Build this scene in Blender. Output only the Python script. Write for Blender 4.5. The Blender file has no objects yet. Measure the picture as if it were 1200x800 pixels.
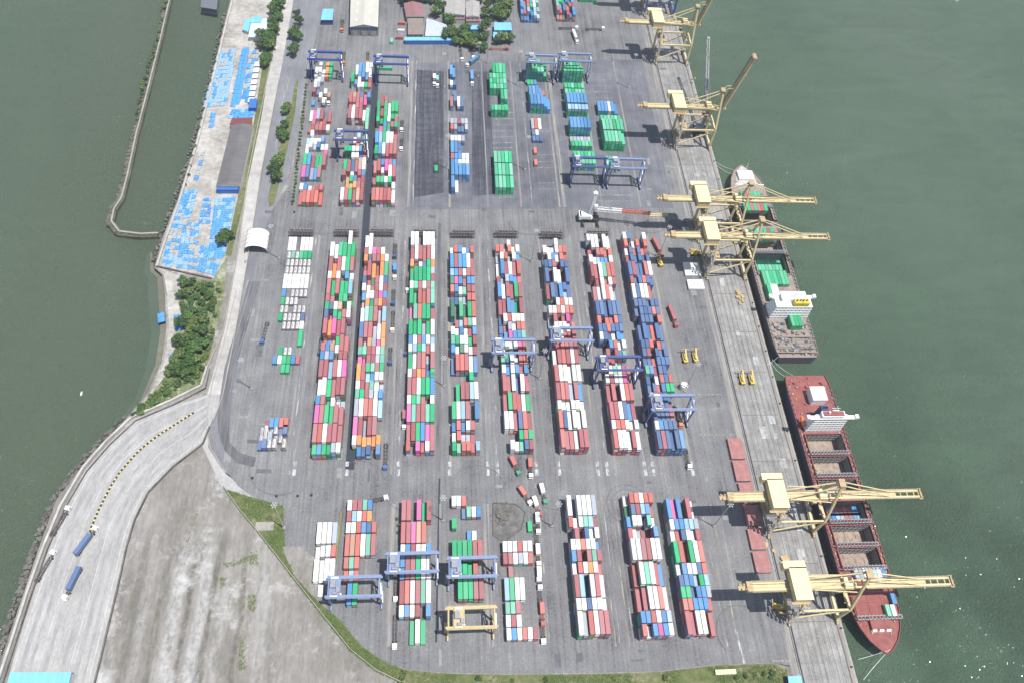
import bpy, bmesh, math, random
from mathutils import Vector, Matrix
random.seed(7)
R = math.radians
sc = bpy.context.scene
C = sc.collection
# ------------------------------------------------------------------ camera model
F = 930.0; H = 432.0
Yw = Vector((-87.0, 1400.0, -F)).normalized()
Xw = Vector((F*F/87.0, 0.0, -F)).normalized()
Zw = Xw.cross(Yw).normalized()
def G(px, py, h=0.0):
    """photograph pixel (1200x800) -> world point at height h"""
    c = Vector((px-600.0, 400.0-py, -F))
    d = Vector((Xw.dot(c), Yw.dot(c), Zw.dot(c)))
    t = (H-h)/(-d.z)
    return Vector((d.x*t, d.y*t, h))
def g2(px, py, h=0.0):
    p = G(px, py, h); return (p.x, p.y)
cam = bpy.data.cameras.new('camera'); co = bpy.data.objects.new('camera', cam); C.objects.link(co)
M = Matrix((tuple(Xw)+(0,), tuple(Yw)+(0,), tuple(Zw)+(H,), (0,0,0,1)))
co.matrix_world = M
cam.sensor_width = 36; cam.lens = F/1200*36; cam.clip_end = 20000; cam.clip_start = 1
sc.camera = co
# ------------------------------------------------------------------ light
SUN = Vector((0.26, -0.17, 1.0)).normalized()
w = bpy.data.worlds.new('World'); sc.world = w; w.use_nodes = True
nt = w.node_tree; bg = nt.nodes['Background']
sky = nt.nodes.new('ShaderNodeTexSky'); sky.sky_type = 'NISHITA'; sky.sun_disc = False
elev = math.asin(SUN.z); sky.sun_elevation = elev; sky.sun_rotation = math.atan2(SUN.x, SUN.y)
sky.air_density = 1.2; sky.dust_density = 1.5
nt.links.new(sky.outputs[0], bg.inputs[0]); bg.inputs[1].default_value = 0.10
sl = bpy.data.lights.new('sun', 'SUN'); so = bpy.data.objects.new('sun', sl); C.objects.link(so)
sl.energy = 4.9; sl.angle = R(0.55); sl.color = (1.0, 0.965, 0.91)
so.rotation_euler = (-SUN).to_track_quat('-Z', 'Y').to_euler(); so.location = SUN*500
sc.view_settings.view_transform = 'Standard'; sc.view_settings.look = 'None'
sc.view_settings.exposure = 0.35; sc.view_settings.gamma = 1
sc.cycles.max_bounces = 5; sc.cycles.diffuse_bounces = 3
# ------------------------------------------------------------------ materials
MATS = {}
def N(nt, t, **kw):
    n = nt.nodes.new(t)
    for k, v in kw.items():
        if k in n.inputs: n.inputs[k].default_value = v
        else: setattr(n, k, v)
    return n
def pmat(name, col, rough=0.6, var=0.12, scale=0.6, metal=0.0, dirt=0.0, dirtcol=(0.16,0.12,0.09), spec=0.4, objrand=0.0, stretch=None):
    """painted / plain surface: base colour, fine tone variation, optional grime"""
    if name in MATS: return MATS[name]
    m = bpy.data.materials.new(name); m.use_nodes = True; nt = m.node_tree; L = nt.links
    b = nt.nodes['Principled BSDF']; b.inputs['Roughness'].default_value = rough
    b.inputs['Metallic'].default_value = metal; b.inputs['Specular IOR Level'].default_value = spec
    tc = N(nt, 'ShaderNodeTexCoord'); src = tc.outputs['Object']
    if stretch:
        mp = N(nt, 'ShaderNodeMapping'); mp.inputs['Scale'].default_value = stretch; L.new(src, mp.inputs[0]); src = mp.outputs[0]
    no = N(nt, 'ShaderNodeTexNoise', Scale=scale, Detail=5.0, Roughness=0.65); L.new(src, no.inputs['Vector'])
    mr = N(nt, 'ShaderNodeMapRange'); mr.inputs[1].default_value = .3; mr.inputs[2].default_value = .7
    mr.inputs[3].default_value = 1-var; mr.inputs[4].default_value = 1+var; L.new(no.outputs[0], mr.inputs[0])
    val = mr.outputs[0]
    if objrand:
        at = N(nt, 'ShaderNodeAttribute', attribute_name='rnd')
        oi = N(nt, 'ShaderNodeObjectInfo')
        ad = N(nt, 'ShaderNodeMath', operation='ADD'); L.new(at.outputs['Fac'], ad.inputs[0]); L.new(oi.outputs['Random'], ad.inputs[1])
        fr = N(nt, 'ShaderNodeMath', operation='FRACT'); L.new(ad.outputs[0], fr.inputs[0])
        m2 = N(nt, 'ShaderNodeMapRange'); m2.inputs[3].default_value = 1-objrand; m2.inputs[4].default_value = 1+objrand; L.new(fr.outputs[0], m2.inputs[0])
        mu = N(nt, 'ShaderNodeMath', operation='MULTIPLY'); L.new(val, mu.inputs[0]); L.new(m2.outputs[0], mu.inputs[1]); val = mu.outputs[0]
    vm = N(nt, 'ShaderNodeVectorMath', operation='SCALE'); vm.inputs[0].default_value = col; L.new(val, vm.inputs['Scale'])
    out = vm.outputs[0]
    if objrand:
        wn = N(nt, 'ShaderNodeMath', operation='MULTIPLY'); L.new(fr.outputs[0], wn.inputs[0]); wn.inputs[1].default_value = 7.31
        wf = N(nt, 'ShaderNodeMath', operation='FRACT'); L.new(wn.outputs[0], wf.inputs[0])
        wp = N(nt, 'ShaderNodeMath', operation='POWER'); L.new(wf.outputs[0], wp.inputs[0]); wp.inputs[1].default_value = 2.2
        wm = N(nt, 'ShaderNodeMath', operation='MULTIPLY'); L.new(wp.outputs[0], wm.inputs[0]); wm.inputs[1].default_value = .38
        fx = N(nt, 'ShaderNodeMix', data_type='RGBA'); L.new(wm.outputs[0], fx.inputs[0]); L.new(out, fx.inputs[6])
        g_ = sum(col)/3; fx.inputs[7].default_value = (min(.62,col[0]*.6+.16+g_*.1), min(.62,col[1]*.6+.16+g_*.1), min(.62,col[2]*.6+.16+g_*.1), 1); out = fx.outputs[2]
    if dirt:
        n2 = N(nt, 'ShaderNodeTexNoise', Scale=scale*0.9+.13, Detail=6.0, Roughness=0.7); L.new(src, n2.inputs['Vector'])
        r2 = N(nt, 'ShaderNodeMapRange'); r2.inputs[1].default_value = .48; r2.inputs[2].default_value = .72; r2.inputs[3].default_value = 0; r2.inputs[4].default_value = dirt
        L.new(n2.outputs[0], r2.inputs[0])
        mx = N(nt, 'ShaderNodeMix', data_type='RGBA'); L.new(r2.outputs[0], mx.inputs[0]); L.new(out, mx.inputs[6]); mx.inputs[7].default_value = (*dirtcol, 1); out = mx.outputs[2]
    L.new(out, b.inputs['Base Color'])
    MATS[name] = m; return m
def gmat(name, cols, scales=(0.02, 0.15, 1.2), amps=(0.5,0.35,0.3), stretch=(1,1,1), streak=0.0, rough=0.9, seed=0.0, bump=0.0, lo=.35, hi=.65, spec=.2):
    """ground: colour ramp driven by three octaves of noise, plus streaks that run along the lanes"""
    if name in MATS: return MATS[name]
    m = bpy.data.materials.new(name); m.use_nodes = True; nt = m.node_tree; L = nt.links
    b = nt.nodes['Principled BSDF']; b.inputs['Roughness'].default_value = rough; b.inputs['Specular IOR Level'].default_value = spec
    tc = N(nt, 'ShaderNodeTexCoord')
    mp = N(nt, 'ShaderNodeMapping'); mp.inputs['Scale'].default_value = stretch; mp.inputs['Location'].default_value = (seed, seed*1.7, 0); L.new(tc.outputs['Object'], mp.inputs[0])
    acc = None; tot = sum(amps)
    for s, a in zip(scales, amps):
        no = N(nt, 'ShaderNodeTexNoise', Scale=s, Detail=5.0, Roughness=0.6); L.new(mp.outputs[0], no.inputs['Vector'])
        mu = N(nt, 'ShaderNodeMath', operation='MULTIPLY'); L.new(no.outputs[0], mu.inputs[0]); mu.inputs[1].default_value = a/tot
        if acc is None: acc = mu.outputs[0]
        else:
            ad = N(nt, 'ShaderNodeMath', operation='ADD'); L.new(acc, ad.inputs[0]); L.new(mu.outputs[0], ad.inputs[1]); acc = ad.outputs[0]
    if streak:
        m2 = N(nt, 'ShaderNodeMapping'); m2.inputs['Scale'].default_value = (0.55, 0.012, 1); L.new(tc.outputs['Object'], m2.inputs[0])
        n2 = N(nt, 'ShaderNodeTexNoise', Scale=1.0, Detail=4.0, Roughness=0.7); L.new(m2.outputs[0], n2.inputs['Vector'])
        s2 = N(nt, 'ShaderNodeMath', operation='SUBTRACT'); L.new(n2.outputs[0], s2.inputs[0]); s2.inputs[1].default_value = .5
        m3 = N(nt, 'ShaderNodeMath', operation='MULTIPLY_ADD'); L.new(s2.outputs[0], m3.inputs[0]); m3.inputs[1].default_value = streak; L.new(acc, m3.inputs[2]); acc = m3.outputs[0]
    mr = N(nt, 'ShaderNodeMapRange'); mr.inputs[1].default_value = lo; mr.inputs[2].default_value = hi; L.new(acc, mr.inputs[0])
    cr = N(nt, 'ShaderNodeValToRGB'); L.new(mr.outputs[0], cr.inputs[0])
    el = cr.color_ramp.elements
    while len(el) < len(cols): el.new(0.5)
    for i, c in enumerate(cols): el[i].position = i/(len(cols)-1); el[i].color = (*c, 1)
    L.new(cr.outputs[0], b.inputs['Base Color'])
    if bump:
        bp = N(nt, 'ShaderNodeBump'); bp.inputs['Strength'].default_value = bump; bp.inputs['Distance'].default_value = .3
        L.new(acc, bp.inputs['Height']); L.new(bp.outputs[0], b.inputs['Normal'])
    MATS[name] = m; return m
def worn(name, paint, under, amt=.5, scale=.5, sy=.15):
    """worn road paint or scuffed track: paint broken up by noise so the ground shows through"""
    if name in MATS: return MATS[name]
    m = bpy.data.materials.new(name); m.use_nodes = True; nt = m.node_tree; L = nt.links
    b = nt.nodes['Principled BSDF']; b.inputs['Roughness'].default_value = .9; b.inputs['Specular IOR Level'].default_value = .2
    tc = N(nt, 'ShaderNodeTexCoord'); mp = N(nt, 'ShaderNodeMapping'); mp.inputs['Scale'].default_value = (1, sy, 1); L.new(tc.outputs['Object'], mp.inputs[0])
    no = N(nt, 'ShaderNodeTexNoise', Scale=scale, Detail=6.0, Roughness=.75); L.new(mp.outputs[0], no.inputs['Vector'])
    mr = N(nt, 'ShaderNodeMapRange'); mr.inputs[1].default_value = .62-amt*.35; mr.inputs[2].default_value = .78-amt*.35; L.new(no.outputs[0], mr.inputs[0])
    mx = N(nt, 'ShaderNodeMix', data_type='RGBA'); L.new(mr.outputs[0], mx.inputs[0]); mx.inputs[6].default_value = (*under, 1); mx.inputs[7].default_value = (*paint, 1)
    L.new(mx.outputs[2], b.inputs['Base Color']); MATS[name] = m; return m
# ------------------------------------------------------------------ mesh builder
class MB:
    def __init__(s): s.v = []; s.f = []; s.m = []
    def poly(s, pts, mi=0):
        n = len(s.v); s.v += [tuple(p) for p in pts]; s.f.append(tuple(range(n, n+len(pts)))); s.m.append(mi)
    def box(s, c, d, rz=0.0, mi=0, top=None):
        x, y, z = c; a, b, e = d[0]/2, d[1]/2, d[2]/2; cs, sn = math.cos(rz), math.sin(rz); n = len(s.v)
        t = top or 1.0
        for (sx, sy, sz) in ((-1,-1,-1),(1,-1,-1),(1,1,-1),(-1,1,-1),(-1,-1,1),(1,-1,1),(1,1,1),(-1,1,1)):
            k = t if sz > 0 else 1.0
            lx, ly = sx*a*k, sy*b*k
            s.v.append((x+lx*cs-ly*sn, y+lx*sn+ly*cs, z+sz*e))
        for q in ((0,3,2,1),(4,5,6,7),(0,1,5,4),(1,2,6,5),(2,3,7,6),(3,0,4,7)):
            s.f.append(tuple(n+i for i in q)); s.m.append(mi)
        return s
    def beam(s, p, q, w_=.5, h_=None, mi=0):
        p = Vector(p); q = Vector(q); h_ = h_ or w_; d = (q-p); L = d.length
        if L < 1e-6: return s
        d.normalize(); up = Vector((0,0,1)) if abs(d.z) < .95 else Vector((0,1,0))
        sx = d.cross(up).normalized(); u = sx.cross(d).normalized(); n = len(s.v)
        for e in (p, q):
            for (a, b) in ((-1,-1),(1,-1),(1,1),(-1,1)):
                s.v.append(tuple(e + sx*(a*w_/2) + u*(b*h_/2)))
        for f_ in ((0,1,2,3),(7,6,5,4),(0,4,5,1),(1,5,6,2),(2,6,7,3),(3,7,4,0)):
            s.f.append(tuple(n+i for i in f_)); s.m.append(mi)
        return s
    def cyl(s, p, q, r1, r2=None, n=10, mi=0, caps=True):
        p = Vector(p); q = Vector(q); r2 = r1 if r2 is None else r2; d = (q-p).normalized()
        up = Vector((0,0,1)) if abs(d.z) < .9 else Vector((1,0,0)); a = d.cross(up).normalized(); b = a.cross(d)
        k = len(s.v)
        for e, r in ((p, r1), (q, r2)):
            for i in range(n):
                t = 2*math.pi*i/n; s.v.append(tuple(e + a*(math.cos(t)*r) + b*(math.sin(t)*r)))
        for i in range(n):
            j = (i+1) % n; s.f.append((k+i, k+n+i, k+n+j, k+j)); s.m.append(mi)
        if caps:
            s.f.append(tuple(k+i for i in range(n))); s.m.append(mi)
            s.f.append(tuple(k+n+i for i in reversed(range(n)))); s.m.append(mi)
        return s
    def prism(s, pts, z0, z1, mi=0, side=None):
        side = mi if side is None else side
        A = sum(pts[i][0]*pts[(i+1)%len(pts)][1]-pts[(i+1)%len(pts)][0]*pts[i][1] for i in range(len(pts)))
        if A < 0: pts = list(reversed(pts))
        n = len(pts); k = len(s.v)
        s.v += [(p[0], p[1], z0) for p in pts] + [(p[0], p[1], z1) for p in pts]
        s.f.append(tuple(k+n+i for i in range(n))); s.m.append(mi)
        s.f.append(tuple(k+i for i in reversed(range(n)))); s.m.append(side)
        for i in range(n):
            j = (i+1) % n; s.f.append((k+i, k+j, k+n+j, k+n+i)); s.m.append(side)
        return s
    def build(s, name, mats, parent=None, loc=None, smooth=False):
        me = bpy.data.meshes.new(name); me.from_pydata(s.v, [], s.f)
        for m in (mats if isinstance(mats, (list, tuple)) else [mats]): me.materials.append(m)
        if any(s.m): me.polygons.foreach_set('material_index', s.m)
        if smooth: me.polygons.foreach_set('use_smooth', [True]*len(s.f))
        me.update()
        o = bpy.data.objects.new(name, me); C.objects.link(o)
        if parent: o.parent = parent
        if loc is not None: o.location = loc
        return o
def tag(o, label=None, cat=None, group=None, kind=None):
    if label:
        nw = len(label.split())
        if not 4 <= nw <= 16: print('BADLABEL', nw, label)
        o['label'] = label
    if cat: o['category'] = cat
    if group: o['group'] = group
    if kind: o['kind'] = kind
    return o
def empty(name, loc, rz=0.0):
    o = bpy.data.objects.new(name, None); C.objects.link(o); o.location = loc; o.rotation_euler = (0,0,rz); o.empty_display_size = 1
    return o
def copy_tree(o, parent=None):
    c = o.copy(); C.objects.link(c); c.parent = parent
    for ch in [x for x in o.children]: copy_tree(ch, c)
    return c
ORD = 'first second third fourth fifth sixth seventh eighth ninth tenth eleventh twelfth thirteenth fourteenth fifteenth sixteenth seventeenth eighteenth nineteenth twentieth twenty-first twenty-second twenty-third twenty-fourth twenty-fifth twenty-sixth twenty-seventh twenty-eighth twenty-ninth thirtieth'.split()
for t in ('thirty', 'forty', 'fifty', 'sixty', 'seventy'):
    if t != 'thirty': ORD.append({'forty':'fortieth','fifty':'fiftieth','sixty':'sixtieth','seventy':'seventieth'}[t])
    ORD += [f'{t}-{u}' for u in ORD[:9]]
def sheet(name, pts, z, mat, kind='structure', label=None, cat=None):
    b = MB(); A = sum(pts[i][0]*pts[(i+1)%len(pts)][1]-pts[(i+1)%len(pts)][0]*pts[i][1] for i in range(len(pts)))
    if A < 0: pts = list(reversed(pts))
    b.poly([(p[0], p[1], z) for p in pts]); o = b.build(name, mat)
    # concave outlines: triangulate cleanly
    bm = bmesh.new(); bm.from_mesh(o.data); bmesh.ops.triangulate(bm, faces=bm.faces[:], ngon_method='EAR_CLIP'); bm.to_mesh(o.data); bm.free()
    tag(o, label, cat, kind=kind); return o
def gp(pts, h=0.0): return [g2(x, y, h) for x, y in pts]
# ------------------------------------------------------------------ ground and water
WZ = -3.2
asph = (0.155, 0.157, 0.172)
m_asph = gmat('yard_asphalt', [(0.081,0.081,0.088), (0.143,0.142,0.150), (0.177,0.179,0.181), (0.241,0.238,0.238)], scales=(0.012,0.07,0.8), amps=(.45,.35,.42), streak=.45, lo=.36, hi=.64)
m_asph_n = gmat('old_asphalt', [(0.075,0.076,0.089), (0.125,0.129,0.147), (0.192,0.196,0.214)], scales=(0.015,0.09,1.1), amps=(.4,.35,.3), streak=.30, seed=33)
m_conc = gmat('quay_concrete', [(0.136,0.132,0.127), (0.203,0.199,0.192), (0.271,0.267,0.260), (0.380,0.376,0.366)], scales=(0.03,0.16,1.1), amps=(.4,.45,.5), streak=.4, seed=5, lo=.36, hi=.66)
m_road = gmat('road_concrete', [(0.188,0.183,0.178), (0.287,0.281,0.275), (0.363,0.359,0.354), (0.463,0.458,0.454)], scales=(0.025,0.12,.9), amps=(.45,.4,.5), seed=11, stretch=(1.5,.5,1))
m_dyke = gmat('dyke_concrete', [(0.246,0.235,0.224), (0.370,0.358,0.342), (0.504,0.493,0.470)], scales=(0.03,0.2,1.4), amps=(.4,.4,.3), seed=21)
m_bare = gmat('bare_ground', [(0.120,0.111,0.098), (0.172,0.160,0.144), (0.227,0.213,0.196), (0.287,0.273,0.253), (0.482,0.464,0.435)], scales=(0.02,0.07,0.5), amps=(.45,.4,.3), stretch=(1.3,.6,1), seed=3, lo=.33, hi=.74)
def add_ruts(m):
    nt = m.node_tree; L = nt.links; bs = nt.nodes['Principled BSDF']; src = bs.inputs['Base Color'].links[0].from_socket
    tc = N(nt, 'ShaderNodeTexCoord'); no = N(nt, 'ShaderNodeTexNoise', Scale=.035, Detail=5.0, Roughness=.6); L.new(tc.outputs['Object'], no.inputs['Vector'])
    sp = N(nt, 'ShaderNodeSeparateXYZ'); L.new(tc.outputs['Object'], sp.inputs[0])
    ad = N(nt, 'ShaderNodeMath', operation='MULTIPLY_ADD'); L.new(no.outputs[0], ad.inputs[0]); ad.inputs[1].default_value = 9; L.new(sp.outputs[0], ad.inputs[2])
    mr = N(nt, 'ShaderNodeMapRange'); mr.inputs[1].default_value = -175.5; mr.inputs[2].default_value = -75.5; L.new(ad.outputs[0], mr.inputs[0])   # noise averages +4.5
    fade = N(nt, 'ShaderNodeMapRange'); fade.inputs[1].default_value = 172; fade.inputs[2].default_value = 138; L.new(sp.outputs[1], fade.inputs[0])
    n2 = N(nt, 'ShaderNodeTexNoise', Scale=.25, Detail=5.0, Roughness=.7); L.new(tc.outputs['Object'], n2.inputs['Vector'])
    r2 = N(nt, 'ShaderNodeMapRange'); r2.inputs[1].default_value = .3; r2.inputs[2].default_value = .6; L.new(n2.outputs[0], r2.inputs[0])
    def X(x): return (x+180)/100.
    def bands(lst):
        cr = N(nt, 'ShaderNodeValToRGB'); el = cr.color_ramp.elements; el[0].color = (0,0,0,1); el[1].color = (0,0,0,1); el[0].position = 0; el[1].position = 1
        for x, w_, s in lst:
            for p, v in ((x-w_, 0), (x-w_*.45, s), (x+w_*.45, s), (x+w_, 0)):
                e = el.new(X(p)); e.color = (v, v, v, 1)
        L.new(mr.outputs[0], cr.inputs[0]); return cr.outputs[0]
    for lst, col in (([(-136,4.4,.95),(-122.5,4.0,.95),(-112,2.4,.5),(-91,4,.5),(-152,3,.4)], (.37,.368,.36)), ([(-157,2.4,.6),(-129.5,1.8,1),(-117.5,1.8,.95),(-103,1.7,.9),(-144,2.2,.7)], (.10,.095,.075))):
        o = bands(lst); a = N(nt, 'ShaderNodeMath', operation='MULTIPLY'); L.new(o, a.inputs[0]); L.new(fade.outputs[0], a.inputs[1])
        c = N(nt, 'ShaderNodeMath', operation='MULTIPLY'); L.new(a.outputs[0], c.inputs[0]); L.new(r2.outputs[0], c.inputs[1])
        mx = N(nt, 'ShaderNodeMix', data_type='RGBA'); L.new(c.outputs[0], mx.inputs[0]); L.new(src, mx.inputs[6]); mx.inputs[7].default_value = (*col, 1); src = mx.outputs[2]
    def over(src, col, scale, lo, hi, amt, stretch=(1,1,1), det=7.0):
        mp = N(nt, 'ShaderNodeMapping'); mp.inputs['Scale'].default_value = stretch; L.new(tc.outputs['Object'], mp.inputs[0])
        q = N(nt, 'ShaderNodeTexNoise', Scale=scale, Detail=det, Roughness=.72); L.new(mp.outputs[0], q.inputs['Vector'])
        r = N(nt, 'ShaderNodeMapRange'); r.inputs[1].default_value = lo; r.inputs[2].default_value = hi; r.inputs[3].default_value = 0; r.inputs[4].default_value = amt; L.new(q.outputs[0], r.inputs[0])
        m_ = N(nt, 'ShaderNodeMix', data_type='RGBA'); L.new(r.outputs[0], m_.inputs[0]); L.new(src, m_.inputs[6]); m_.inputs[7].default_value = (*col, 1); return m_.outputs[2]
    src = over(src, (.115,.113,.11), .28, .50, .66, .6, (1,.22,1))
    src = over(src, (.34,.335,.32), .35, .52, .70, .45, (1,.16,1))
    src = over(src, (.13,.125,.115), .9, .55, .7, .5, (1,.6,1))
    src = over(src, (.50,.50,.495), .05, .54, .70, .8, det=10.0)
    src = over(src, (.12,.125,.06), .05, .62, .70, .6, (1.6,.7,1))
    L.new(src, bs.inputs['Base Color'])
add_ruts(m_bare)
m_sand = gmat('shore_sand', [(0.160,0.144,0.124), (0.264,0.248,0.224), (0.400,0.384,0.360), (0.496,0.488,0.464)], scales=(0.05,0.3,1.5), seed=8)
m_scrub = gmat('scrub_ground', [(0.049,0.080,0.023), (0.097,0.123,0.046), (0.211,0.227,0.138), (0.373,0.416,0.298)], scales=(0.05,0.25,1.5), amps=(.5,.5,.4), seed=27, bump=.3, lo=.36, hi=.62)
m_grass = gmat('grass_ground', [(0.05,0.08,0.022), (0.08,0.11,0.035), (0.15,0.15,0.075), (0.28,0.26,0.19)], scales=(0.06,0.3,1.8), amps=(.5,.5,.35), seed=14, bump=.4)
m_dark = worn('dark_wheel_track', (0.04,0.046,0.062), (0.11,0.115,0.13), amt=1.2, scale=.35, sy=.06)
m_dark2 = worn('dark_lane', (0.09,0.092,0.10), (0.15,0.152,0.16), amt=.55, scale=.35, sy=.06)
m_kerb = gmat('kerb_concrete', [(0.22,0.21,0.19), (0.36,0.35,0.33)], scales=(0.1,0.6,2), seed=2)
m_rock = gmat('dark_rock', [(0.05,0.048,0.045), (0.12,0.115,0.105), (0.2,0.19,0.175)], scales=(0.1,0.5,2), seed=6)
# water
m = bpy.data.materials.new('sea_water'); m.use_nodes = True; nt_ = m.node_tree; L = nt_.links; b = nt_.nodes['Principled BSDF']
b.inputs['Roughness'].default_value = .06; b.inputs['IOR'].default_value = 1.33; b.inputs['Specular IOR Level'].default_value = .5
tc = N(nt_, 'ShaderNodeTexCoord')
mp = N(nt_, 'ShaderNodeMapping'); mp.inputs['Scale'].default_value = (1, .6, 1); mp.inputs['Rotation'].default_value = (0,0,R(25)); L.new(tc.outputs['Object'], mp.inputs[0])
n1 = N(nt_, 'ShaderNodeTexNoise', Scale=.006, Detail=4.0, Roughness=.55); L.new(mp.outputs[0], n1.inputs['Vector'])
cr = N(nt_, 'ShaderNodeValToRGB'); L.new(n1.outputs[0], cr.inputs[0])
for i, (p, c) in enumerate(((.34, (0.057,0.095,0.060)), (.5, (0.066,0.107,0.069)), (.66, (0.075,0.113,0.077)))):
    if i > 1: cr.color_ramp.elements.new(p)
    cr.color_ramp.elements[i].position = p; cr.color_ramp.elements[i].color = (*c, 1)
ns = N(nt_, 'ShaderNodeTexNoise', Scale=.03, Detail=5.0, Roughness=.6, Distortion=1.2); mps = N(nt_, 'ShaderNodeMapping'); mps.inputs['Scale'].default_value = (.5,1.6,1); mps.inputs['Rotation'].default_value = (0,0,R(-35)); L.new(tc.outputs['Object'], mps.inputs[0]); L.new(mps.outputs[0], ns.inputs['Vector'])
rs = N(nt_, 'ShaderNodeMapRange'); rs.inputs[1].default_value = .35; rs.inputs[2].default_value = .65; rs.inputs[3].default_value = .93; rs.inputs[4].default_value = 1.08; L.new(ns.outputs[0], rs.inputs[0])
vs = N(nt_, 'ShaderNodeVectorMath', operation='SCALE'); L.new(cr.outputs[0], vs.inputs[0]); L.new(rs.outputs[0], vs.inputs['Scale'])
# silt: browner water on the land side (real turbidity), by distance west of the yard
sx = N(nt_, 'ShaderNodeSeparateXYZ'); L.new(tc.outputs['Object'], sx.inputs[0])
n3 = N(nt_, 'ShaderNodeTexNoise', Scale=.012, Detail=3.0); L.new(tc.outputs['Object'], n3.inputs['Vector'])
ad = N(nt_, 'ShaderNodeMath', operation='MULTIPLY_ADD'); L.new(n3.outputs[0], ad.inputs[0]); ad.inputs[1].default_value = 110; L.new(sx.outputs[0], ad.inputs[2])
r3 = N(nt_, 'ShaderNodeMapRange'); r3.inputs[1].default_value = -60; r3.inputs[2].default_value = -150; L.new(ad.outputs[0], r3.inputs[0])
r4 = N(nt_, 'ShaderNodeMapRange'); r4.inputs[1].default_value = -330; r4.inputs[2].default_value = -190; r4.inputs[3].default_value = .35; r4.inputs[4].default_value = .9; L.new(ad.outputs[0], r4.inputs[0])
mm = N(nt_, 'ShaderNodeMath', operation='MULTIPLY'); L.new(r3.outputs[0], mm.inputs[0]); L.new(r4.outputs[0], mm.inputs[1])
mx = N(nt_, 'ShaderNodeMix', data_type='RGBA'); L.new(mm.outputs[0], mx.inputs[0]); L.new(vs.outputs[0], mx.inputs[6]); mx.inputs[7].default_value = (0.075,0.098,0.066,1)
L.new(mx.outputs[2], b.inputs['Base Color'])
n2 = N(nt_, 'ShaderNodeTexNoise', Scale=1.25, Detail=2.0, Roughness=.6); L.new(mp.outputs[0], n2.inputs['Vector'])
# a breeze ruffles the water south-east of the ships; elsewhere it lies calmer
ng = N(nt_, 'ShaderNodeTexNoise', Scale=.62, Detail=4.0, Roughness=.65); L.new(tc.outputs['Object'], ng.inputs['Vector'])
mxr = N(nt_, 'ShaderNodeMapRange'); mxr.inputs[1].default_value = 225; mxr.inputs[2].default_value = 270; L.new(sx.outputs[0], mxr.inputs[0])
myr = N(nt_, 'ShaderNodeMapRange'); myr.inputs[1].default_value = 330; myr.inputs[2].default_value = 150; L.new(sx.outputs[1], myr.inputs[0])
nm_ = N(nt_, 'ShaderNodeTexNoise', Scale=.016, Detail=3.0); L.new(tc.outputs['Object'], nm_.inputs['Vector'])
rm_ = N(nt_, 'ShaderNodeMapRange'); rm_.inputs[1].default_value = .38; rm_.inputs[2].default_value = .58; rm_.inputs[3].default_value = .3; rm_.inputs[4].default_value = 1; L.new(nm_.outputs[0], rm_.inputs[0])
p1 = N(nt_, 'ShaderNodeMath', operation='MULTIPLY'); L.new(mxr.outputs[0], p1.inputs[0]); L.new(myr.outputs[0], p1.inputs[1])
p2 = N(nt_, 'ShaderNodeMath', operation='MULTIPLY'); L.new(p1.outputs[0], p2.inputs[0]); L.new(rm_.outputs[0], p2.inputs[1])
p3 = N(nt_, 'ShaderNodeMath', operation='MULTIPLY'); L.new(p2.outputs[0], p3.inputs[0]); L.new(ng.outputs[0], p3.inputs[1])
hg = N(nt_, 'ShaderNodeMath', operation='MULTIPLY_ADD'); L.new(p3.outputs[0], hg.inputs[0]); hg.inputs[1].default_value = 2.2; L.new(n2.outputs[0], hg.inputs[2])
bp = N(nt_, 'ShaderNodeBump'); bp.inputs['Strength'].default_value = 1.0; bp.inputs['Distance'].default_value = 1.6; L.new(hg.outputs[0], bp.inputs['Height']); L.new(bp.outputs[0], b.inputs['Normal'])
m_water = m
sheet('water', [(-4000,-1500), (4000,-1500), (4000,6000), (-4000,6000)], WZ, m_water)

m_wave = pmat('wavelet_water', (0.060,0.100,0.066), .14, var=.05, spec=.5)
wvr = random.Random(88); wb = MB()
while len(wb.f) < 42000:
    x, y = wvr.uniform(226, 430), wvr.uniform(20, 340)
    if x < 256 and y > 78: continue
    if wvr.random() > (.25 + .75*(1-(y-20)/320)) : continue
    if math.sin(x*.06+y*.03)+math.sin(y*.05-x*.02+2) < wvr.uniform(-1.6,.8): continue
    s = wvr.uniform(.10,.27); gx, gy = wvr.gauss(-.03,.19), wvr.gauss(-.03,.19); a_ = wvr.random()*6.28
    pts_ = [(s*math.cos(a_+t), s*math.sin(a_+t)*wvr.uniform(.5,1)) for t in (0,2.1,4.2)]
    wb.poly([(x+u, y+v, WZ+.16+gx*u+gy*v) for u, v in pts_])
tag(wb.build('wavelets', m_wave), kind='stuff')
QX = 220.0                                   # quay edge
YS = g2(880, 786)[1]                         # south kerb of the terminal
def slab(name, pts, z0, z1, mat, side, kind='structure'):
    bb = MB(); A = sum(pts[i][0]*pts[(i+1)%len(pts)][1]-pts[(i+1)%len(pts)][0]*pts[i][1] for i in range(len(pts)))
    if A < 0: pts = list(reversed(pts))
    n = len(pts); bb.poly([(p[0],p[1],z1) for p in pts])
    for i in range(n):
        a, c = pts[i], pts[(i+1)%n]; bb.poly([(a[0],a[1],z0),(c[0],c[1],z0),(c[0],c[1],z1),(a[0],a[1],z1)], 1)
    o = bb.build(name, [mat, side])
    bm = bmesh.new(); bm.from_mesh(o.data); bmesh.ops.triangulate(bm, faces=[f for f in bm.faces if len(f.verts) > 4], ngon_method='EAR_CLIP'); bm.to_mesh(o.data); bm.free()
    tag(o, kind=kind); return o
west = [(284,-60),(270,0),(262,30),(243,110),(228,170),(208,235),(190,280),(181,314),(190,322),(193,345),(195,385),(189,425),(172,462),(150,488),(104,535),(66,585),(46,640),(24,705),(-3,785),(-20,860)]
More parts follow.
